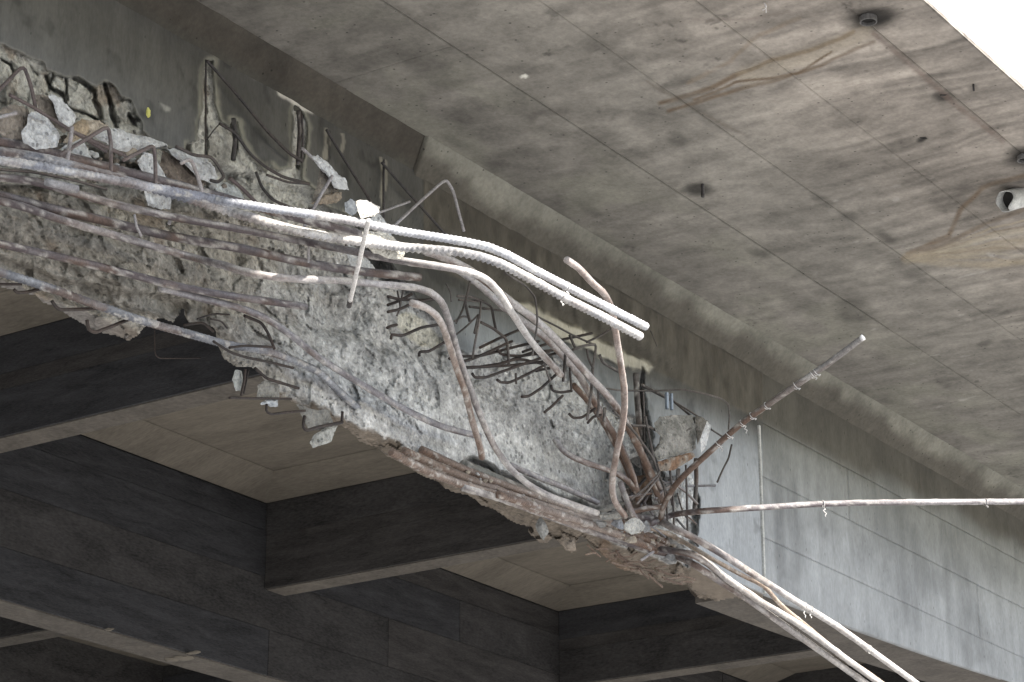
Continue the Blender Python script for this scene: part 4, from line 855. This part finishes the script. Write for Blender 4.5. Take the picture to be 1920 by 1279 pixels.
def chunk(label, poly, Y, dep, tint, group=None, tint2=None, seed=1, bulge=.25):
    """a fragment with its own broken outline, given real depth behind its near face"""
    if abs(Y) < 2: Y = float(Ylit(*np.mean(poly, 0)))+Y
    P = onY(np.array([p[0] for p in poly]), np.array([p[1] for p in poly]), np.full(len(poly), Y)); c = P.mean(0); P = P-c
    rs = np.random.default_rng(seed); size = np.abs(P).max(); n = len(P)
    tiltx, tiltz = rs.uniform(-.35, .35, 2)
    F0 = P+(tiltx*(P@R)+tiltz*(P@U))[:, None]*F
    Bk = F0*.86+F*dep; mid = F0*.62-(bulge*size*rs.uniform(.3, 1, n))[:, None]*F
    bm = bmesh.new(); a = [bm.verts.new(q) for q in F0]; b = [bm.verts.new(q) for q in Bk]; m = [bm.verts.new(q) for q in mid]
    for k in range(n):
        j = (k+1) % n; bm.faces.new((a[k], a[j], b[j], b[k])); bm.faces.new((m[k], m[j], a[j], a[k]))
    bm.faces.new(b[::-1]); bm.faces.new(m); bmesh.ops.recalc_face_normals(bm, faces=bm.faces); bmesh.ops.triangulate(bm, faces=bm.faces)
    for it in range(3 if size > .045 else 2): bmesh.ops.subdivide_edges(bm, edges=[e for e in bm.edges if e.calc_length() > .010], cuts=1, use_grid_fill=True)
    bmesh.ops.triangulate(bm, faces=bm.faces)
    v = np.array([q.co[:] for q in bm.verts]); w_ = v+c
    d = .010*(fbm(w_*24, 4, seed)-.5)+.010*(fbm(w_*60, 3, seed+3, .6)-.5)
    bm.normal_update()
    for q, dd in zip(bm.verts, d): q.co += q.normal*float(dd)*1.3
    me = bpy.data.meshes.new('concrete_lump'); bm.to_mesh(me); bm.free()
    t = np.asarray(tint)*(.7+.6*fbm(w_*30, 4, seed+8))[:, None]
    if tint2 is not None: t = mixc(t, tint2, sstep(.45, .55, fbm(w_*11, 3, seed+4)))
    at = me.attributes.new('tint', 'FLOAT_COLOR', 'POINT'); cc = np.ones((len(v), 4), np.float32); cc[:, :3] = t; at.data.foreach_set('color', cc.ravel())
    me.materials.append(M_ROCK); return link('concrete_lump', me, None, None, label=label, cat='concrete rubble', group=group, loc=c)
PLG = (.46, .465, .47)
chunk('big brown-shadowed lump at the left frame edge above the bars', [(-6, 212), (5, 204), (21, 196), (48, 200), (54, 229), (43, 246), (47, 266), (10, 264), (-8, 240)], 6.84, .12, BRN, G1, seed=3)
chunk('upright pale grey lump leaning right, highest of those on the left ledge', [(90, 180), (96, 175), (112, 184), (131, 203), (138, 215), (137, 230), (127, 239), (119, 236), (108, 220), (102, 198)], 6.78, .08, PLG, G1, seed=5)
chunk('brown flat side piece leaning on the upright pale grey lump', [(66, 176), (90, 180), (103, 201), (119, 236), (122, 250), (96, 234), (74, 212)], 6.84, .06, BRN, G1, seed=6)
chunk('pale rough lump standing directly on the topmost bar, right of the big brown one', [(52, 215), (64, 208), (77, 212), (89, 223), (103, 241), (109, 253), (105, 277), (69, 282), (45, 268), (41, 249), (50, 232)], 6.80, .10, PLG, G1, seed=7)
chunk('tan slab fragment lying behind the first square wire hook', [(138, 234), (155, 224), (186, 226), (200, 234), (182, 246), (158, 257), (134, 268), (118, 268), (130, 249)], 6.86, .08, (.30, .24, .17), G1, seed=9, tint2=TANR)
chunk('blue grey lump wedged behind the two upright wires', [(112, 280), (132, 264), (152, 260), (166, 282), (172, 303), (140, 302), (103, 290)], 6.86, .09, GREYR, G1, seed=11)
chunk('long pale ledge fragment right of the second upright wire', [(173, 256), (190, 240), (215, 240), (258, 253), (305, 264), (312, 273), (279, 277), (251, 284), (218, 284), (200, 268)], 6.88, .16, PLG, G1, seed=13)
chunk('pale lump behind the third upright wire', [(258, 303), (272, 286), (288, 291), (300, 315), (314, 338), (286, 340), (267, 322)], 6.82, .08, PLG, G1, seed=17)
chunk('speckled grey lump inside the round wire hook', [(310, 277), (340, 281), (385, 297), (401, 311), (410, 334), (399, 345), (375, 336), (345, 305), (322, 290)], 6.82, .10, PLG, G1, seed=19)
chunk('dark brown lump in the hollow left of the round wire hook', [(305, 284), (324, 291), (345, 308), (375, 338), (389, 346), (352, 350), (319, 340), (300, 312)], 6.88, .08, (.15, .125, .105), G1, seed=21)
chunk('grey smooth lump low on the face just under the round wire hook', [(405, 341), (425, 342), (446, 354), (458, 372), (430, 374), (403, 366)], 6.9, .08, (.40, .42, .42), G1, seed=23)
chunk('light square scrap stuck below the ribbed bars, left of centre', [(270, 356), (300, 362), (322, 370), (319, 392), (292, 390), (276, 386)], 6.80, .05, PLG, G1, seed=25)
chunk('long blue grey lump dangling diagonally above the white bars', [(584, 294), (595, 291), (610, 302), (620, 311), (634, 327), (647, 335), (654, 356), (640, 356), (626, 352), (620, 340), (610, 324), (600, 316), (589, 302)], 6.48, .06, PLG, seed=35)
chunk('brownish underside piece of the dangling diagonal lump, tinted as shaded', [(600, 318), (612, 326), (627, 352), (637, 358), (615, 367), (594, 379), (584, 380), (590, 360), (596, 336)], 6.52, .06, (.20, .18, .155), seed=36)  # shaded side of the lump above, its shade put into the tint
chunk('brown flat scrap under the long dangling lump', [(582, 383), (610, 366), (640, 360), (640, 370), (630, 380), (612, 383)], 6.50, .05, (.24, .20, .155), seed=37)
chunk('smooth grey pebble-like lump just above the upper ribbed bar', [(646, 380), (657, 374), (669, 380), (672, 396), (660, 404), (647, 397)], 6.42, .05, (.34, .355, .375), seed=39)
chunk('sunlit capped lump standing on the upper ribbed bar', [(668, 379), (675, 375), (690, 376), (713, 387), (711, 396), (702, 406), (695, 405), (677, 410), (671, 396)], -.05, .06, (.48, .46, .42), seed=41)
chunk('steep grey lump behind the head of the small white bar', [(704, 394), (715, 405), (729, 426), (735, 446), (715, 440), (690, 414), (700, 405)], 6.30, .06, GREYR, seed=43)
chunk('sunlit crusty lump hanging between the ribbed bars and the bar below', [(679, 434), (712, 434), (738, 443), (745, 454), (760, 471), (757, 483), (738, 487), (700, 475), (686, 458)], -.02, .06, (.44, .42, .37), seed=45)
chunk('grey wedge at the top edge of the pale core near the small white bar', [(652, 458), (670, 466), (691, 489), (706, 506), (680, 508), (658, 498), (650, 475)], 6.82, .08, GREYR, seed=46)
chunk('large split block at the break, hooked by a bent wire', [(1226, 794), (1238, 782), (1261, 779), (1299, 780), (1304, 795), (1306, 840), (1299, 846), (1264, 856), (1232, 863), (1225, 848), (1236, 833), (1239, 818), (1229, 808)], 6.74, .14, (.17, .165, .15), G2, tint2=(.25, .24, .22), seed=47, bulge=.12)
chunk('darker rear half of the split block, right of its crack', [(1303, 781), (1315, 782), (1328, 790), (1320, 808), (1308, 834), (1304, 796)], 6.76, .10, (.14, .13, .115), G2, seed=48, bulge=.1)
chunk('thin pale flake standing on the right side of the split block', [(1326, 789), (1334, 798), (1325, 834), (1315, 850), (1313, 824)], 6.68, .03, (.46, .46, .46), G2, seed=49, bulge=.05)
chunk('flat rusty-edged slice under the split block', [(1232, 866), (1264, 857), (1298, 848), (1304, 856), (1288, 868), (1262, 882), (1236, 884)], 6.72, .08, (.20, .17, .14), G2, tint2=(.17, .105, .068), seed=51, bulge=.12)
chunk('rounded grey lump at the front of the knot under the stub', [(1171, 981), (1180, 973), (1190, 970), (1201, 975), (1210, 987), (1206, 996), (1197, 1000), (1184, 1003), (1171, 992)], 6.68, .06, (.31, .305, .285), G2, seed=57)
chunk('narrow grey scrap hanging by a wire, furthest left below the girder', [(435, 711), (441, 693), (453, 695), (455, 715), (450, 733), (442, 733)], 7.0, .04, (.30, .31, .30), G3, seed=77)
chunk('boxy scrap hanging on a level wire below the girder', [(484, 724), (497, 714), (522, 720), (523, 746), (483, 747)], 7.0, .06, (.20, .195, .18), G3, seed=79)
chunk('light base of the boxy hanging scrap', [(499, 749), (521, 749), (521, 762), (507, 761), (488, 758)], 7.0, .05, (.36, .38, .40), G3, seed=81)
chunk('rough dark lump above the lowest hanging scrap', [(556, 757), (591, 769), (619, 769), (624, 795), (605, 806), (579, 808), (566, 780)], 7.0, .10, (.20, .195, .18), G3, seed=83)
chunk('slanting pale scrap hanging lowest under the girder', [(580, 831), (591, 813), (615, 799), (634, 798), (625, 820), (622, 828), (586, 840)], 6.98, .05, (.29, .29, .27), G3, seed=85)
chunk('long flat grey fragment laid in the knot, lower of two', [(1124, 966), (1150, 960), (1184, 958), (1186, 968), (1155, 974), (1128, 976)], 6.8, .05, (.22, .21, .19), G2, seed=61)
chunk('grey jagged lump deep in the knot right of the crossed thin rods', [(1222, 930), (1240, 920), (1262, 935), (1270, 960), (1250, 975), (1226, 965)], 6.92, .08, (.24, .235, .225), G2, seed=91)
chunk('dark rusty lump at the back of the knot beneath the thick bars', [(1165, 925), (1190, 905), (1222, 915), (1230, 945), (1200, 965), (1170, 955)], 7.0, .08, (.12, .095, .08), G2, seed=93)
chunk('broken pale edge piece standing at the clean end of the girder', [(1276, 890), (1292, 884), (1302, 905), (1300, 950), (1288, 975), (1278, 940)], 6.96, .05, (.50, .51, .51), G2, seed=95, bulge=.1)
for k in range(16):
    x = random.uniform(1165, 1290); y = random.uniform(880, 985); a = random.uniform(-1.6, 1.2); L_ = random.uniform(24, 70)
    W(random.uniform(6.78, 6.92), x, y, x+L_*.5*math.cos(a)+random.uniform(-5, 5), y+L_*.5*math.sin(a), x+L_*math.cos(a), y+L_*math.sin(a), r=random.uniform(.0045, .008), c1=random.choice([PURP*.6, RUST*.8, BLK]), c2=DUST, dust=random.choice([.1, .3, .5]), name='torn_wire')
# small rubble nobody could count
bm_v = []; bm_f = []; cs_ = []
ico = bmesh.new(); bmesh.ops.create_icosphere(ico, subdivisions=1, radius=1); iv = np.array([v.co[:] for v in ico.verts]); ifc = [[v.index for v in f.verts] for f in ico.faces]; ico.free()
def crumbs(x0, x1, fy, spread, n, Y, smin, smax, tints):
    for k in range(n):
        x = random.uniform(x0, x1); y = fy(x)+random.uniform(-spread, spread); p = onY(x, y, Y+random.uniform(-.04, .04)); s_ = random.uniform(smin, smax)
        q = iv*(.6+.6*rng.random((len(iv), 1)))*np.array([s_, s_, s_*.7])+p; b = len(bm_v)*len(iv); bm_v.append(q); bm_f.extend([[i+b for i in f] for f in ifc]); cs_.append(np.tile(np.array(random.choice(tints)), (len(iv), 1)))
crumbs(60, 420, lambda x: 262+.30*(x-60), 22, 90, 6.93, .010, .032, [GREYR, TANR, BRN])
crumbs(1120, 1290, lambda x: 975+.33*(x-1120), 16, 90, 6.97, .008, .030, [GREYR, TANR, BRN, (.2, .12, .08)])
crumbs(860, 1150, lambda x: 882+.38*(x-860), 8, 50, 7.0, .006, .018, [GREYR, TANR])
rm = mesh_np('loose_rubble', np.vstack(bm_v), np.array(bm_f), np.vstack(cs_), smooth=False); rm.materials.append(M_ROCK)
link('loose_rubble', rm, None, None, kind='stuff', label='small crumbs of broken concrete strewn over ledge and bars', cat='rubble')

# ------------------------------------------------------------------ fittings in the deck soffit
def ring(name, r0, r1, h, mat, parent, loc, segs=28, tilt=None):
    bm = bmesh.new(); rs = []
    for k in range(segs):
        a = 2*math.pi*k/segs; c_, s_ = math.cos(a), math.sin(a)
        rs.append([bm.verts.new((c_*rr, s_*rr, zz)) for rr, zz in ((r1, h), (r1, 0), (r0, 0), (r0, h))])
    for k in range(segs):
        a, b = rs[k], rs[(k+1) % segs]
        for j in range(3): bm.faces.new((a[j], a[j+1], b[j+1], b[j]))
    bmesh.ops.recalc_face_normals(bm, faces=bm.faces); me = bpy.data.meshes.new(name); bm.to_mesh(me); bm.free()
    o = link(name, me, parent, mat, loc=loc); 
    if tilt is not None: o.rotation_euler = tilt
    return o
def disc(name, r, mat, parent, loc):
    bm = bmesh.new(); bmesh.ops.create_circle(bm, cap_ends=True, segments=28, radius=r); me = bpy.data.meshes.new(name); bm.to_mesh(me); bm.free(); return link(name, me, parent, mat, loc=loc)
for x, y, r in [(1628, 36, .040), (1920, 296, .036)]:
    p = onZ(x, y, ZS-.02); ring('drain_outlet', r*.86, r, .03, M_OLDP, deck, (p[0], p[1], ZS-.036)); disc('drain_bore_shade', r*.86, M_BLACK, deck, (p[0], p[1], ZS-.020))  # black disc painted as the shade up inside each drain
for x, y, r, h in [(1317, 345, .009, .075), (1825, 158, .005, .035)]:
    p = onZ(x, y, ZS-.012); me = tube_me('anchor_stub', np.array([[0, 0, .01], [0, 0, -h*.5], [0, 0, -h]]), r, c1=BLK, c2=BLK*1.6, dust=.2); link('anchor_stub', me, deck, loc=p)
for x, y, w_, ang in [(1770, 178, .022, .2), (1728, 258, .03, -.3)]:
    p = onZ(x, y, ZS-.014); me = rock_me('hole_shade', w_, .006, .008, ang, 5, (.03, .028, .026), sub=2); link('hole_shade', me, deck, loc=p)  # near-black lumps drawn for the shade in small holes
# pipe stub with a torn mouth at the right frame edge
pt = link('drain_pipe', None, None, label='grey pipe stub with torn open mouth hanging at the right edge', cat='pipe', loc=onZ(1884, 378, ZS-.10))
bm = bmesh.new(); n_ = 36; ax = (R*.72+U*.20+F*.62); ax /= np.linalg.norm(ax); u_ = U-ax*(U@ax); u_ /= np.linalg.norm(u_); w_ = np.cross(ax, u_); rows_ = []
for j in range(14):
    ring_ = []
    for k in range(n_):
        a = 2*math.pi*k/n_; tear = (.030*max(0, math.cos(a-1.9))**6*-1+.022*max(0, math.cos(a-.9))**4+.004*math.sin(a*5))*(1 if j < 2 else max(0, 1-j/4)); rr = .056*(1+(.012 if j % 3 == 0 else 0))
        c_ = ax*(j*.05+tear*1.2)+(u_*math.cos(a)+w_*math.sin(a))*rr; ring_.append(bm.verts.new(c_))
    rows_.append(ring_)
for j in range(13):
    for k in range(n_): bm.faces.new((rows_[j][k], rows_[j][(k+1) % n_], rows_[j+1][(k+1) % n_], rows_[j+1][k]))
bmesh.ops.recalc_face_normals(bm, faces=bm.faces); me = bpy.data.meshes.new('pipe_wall'); bm.to_mesh(me); bm.free()
for pl in me.polygons: pl.use_smooth = True
o = link('pipe_wall', me, pt, M_PIPE); md = o.modifiers.new('wall', 'SOLIDIFY'); md.thickness = .005; md.offset = -1
bm = bmesh.new(); vs = [bm.verts.new(ax*.05+(u_*math.cos(a)+w_*math.sin(a))*.050) for a in np.linspace(0, 2*math.pi, 24, endpoint=False)]; bm.faces.new(vs); me = bpy.data.meshes.new('pipe_bore_shade'); bm.to_mesh(me); bm.free(); link('pipe_bore_shade', me, pt, M_BLACK)  # black sheet across the pipe stands for its shaded inside
# scrap of wire sticking from the soffit at the top
p = onZ(1432, 4, ZS-.014)
for k in range(2):
    me = tube_me('soffit_wire', np.array([[0, 0, 0], [.01*k, -.01, -.02], [.02-.03*k, 0, -.045]]), .003, sides=5, c1=PALE, c2=PALE, dust=1); link('soffit_wire', me, deck, loc=p)
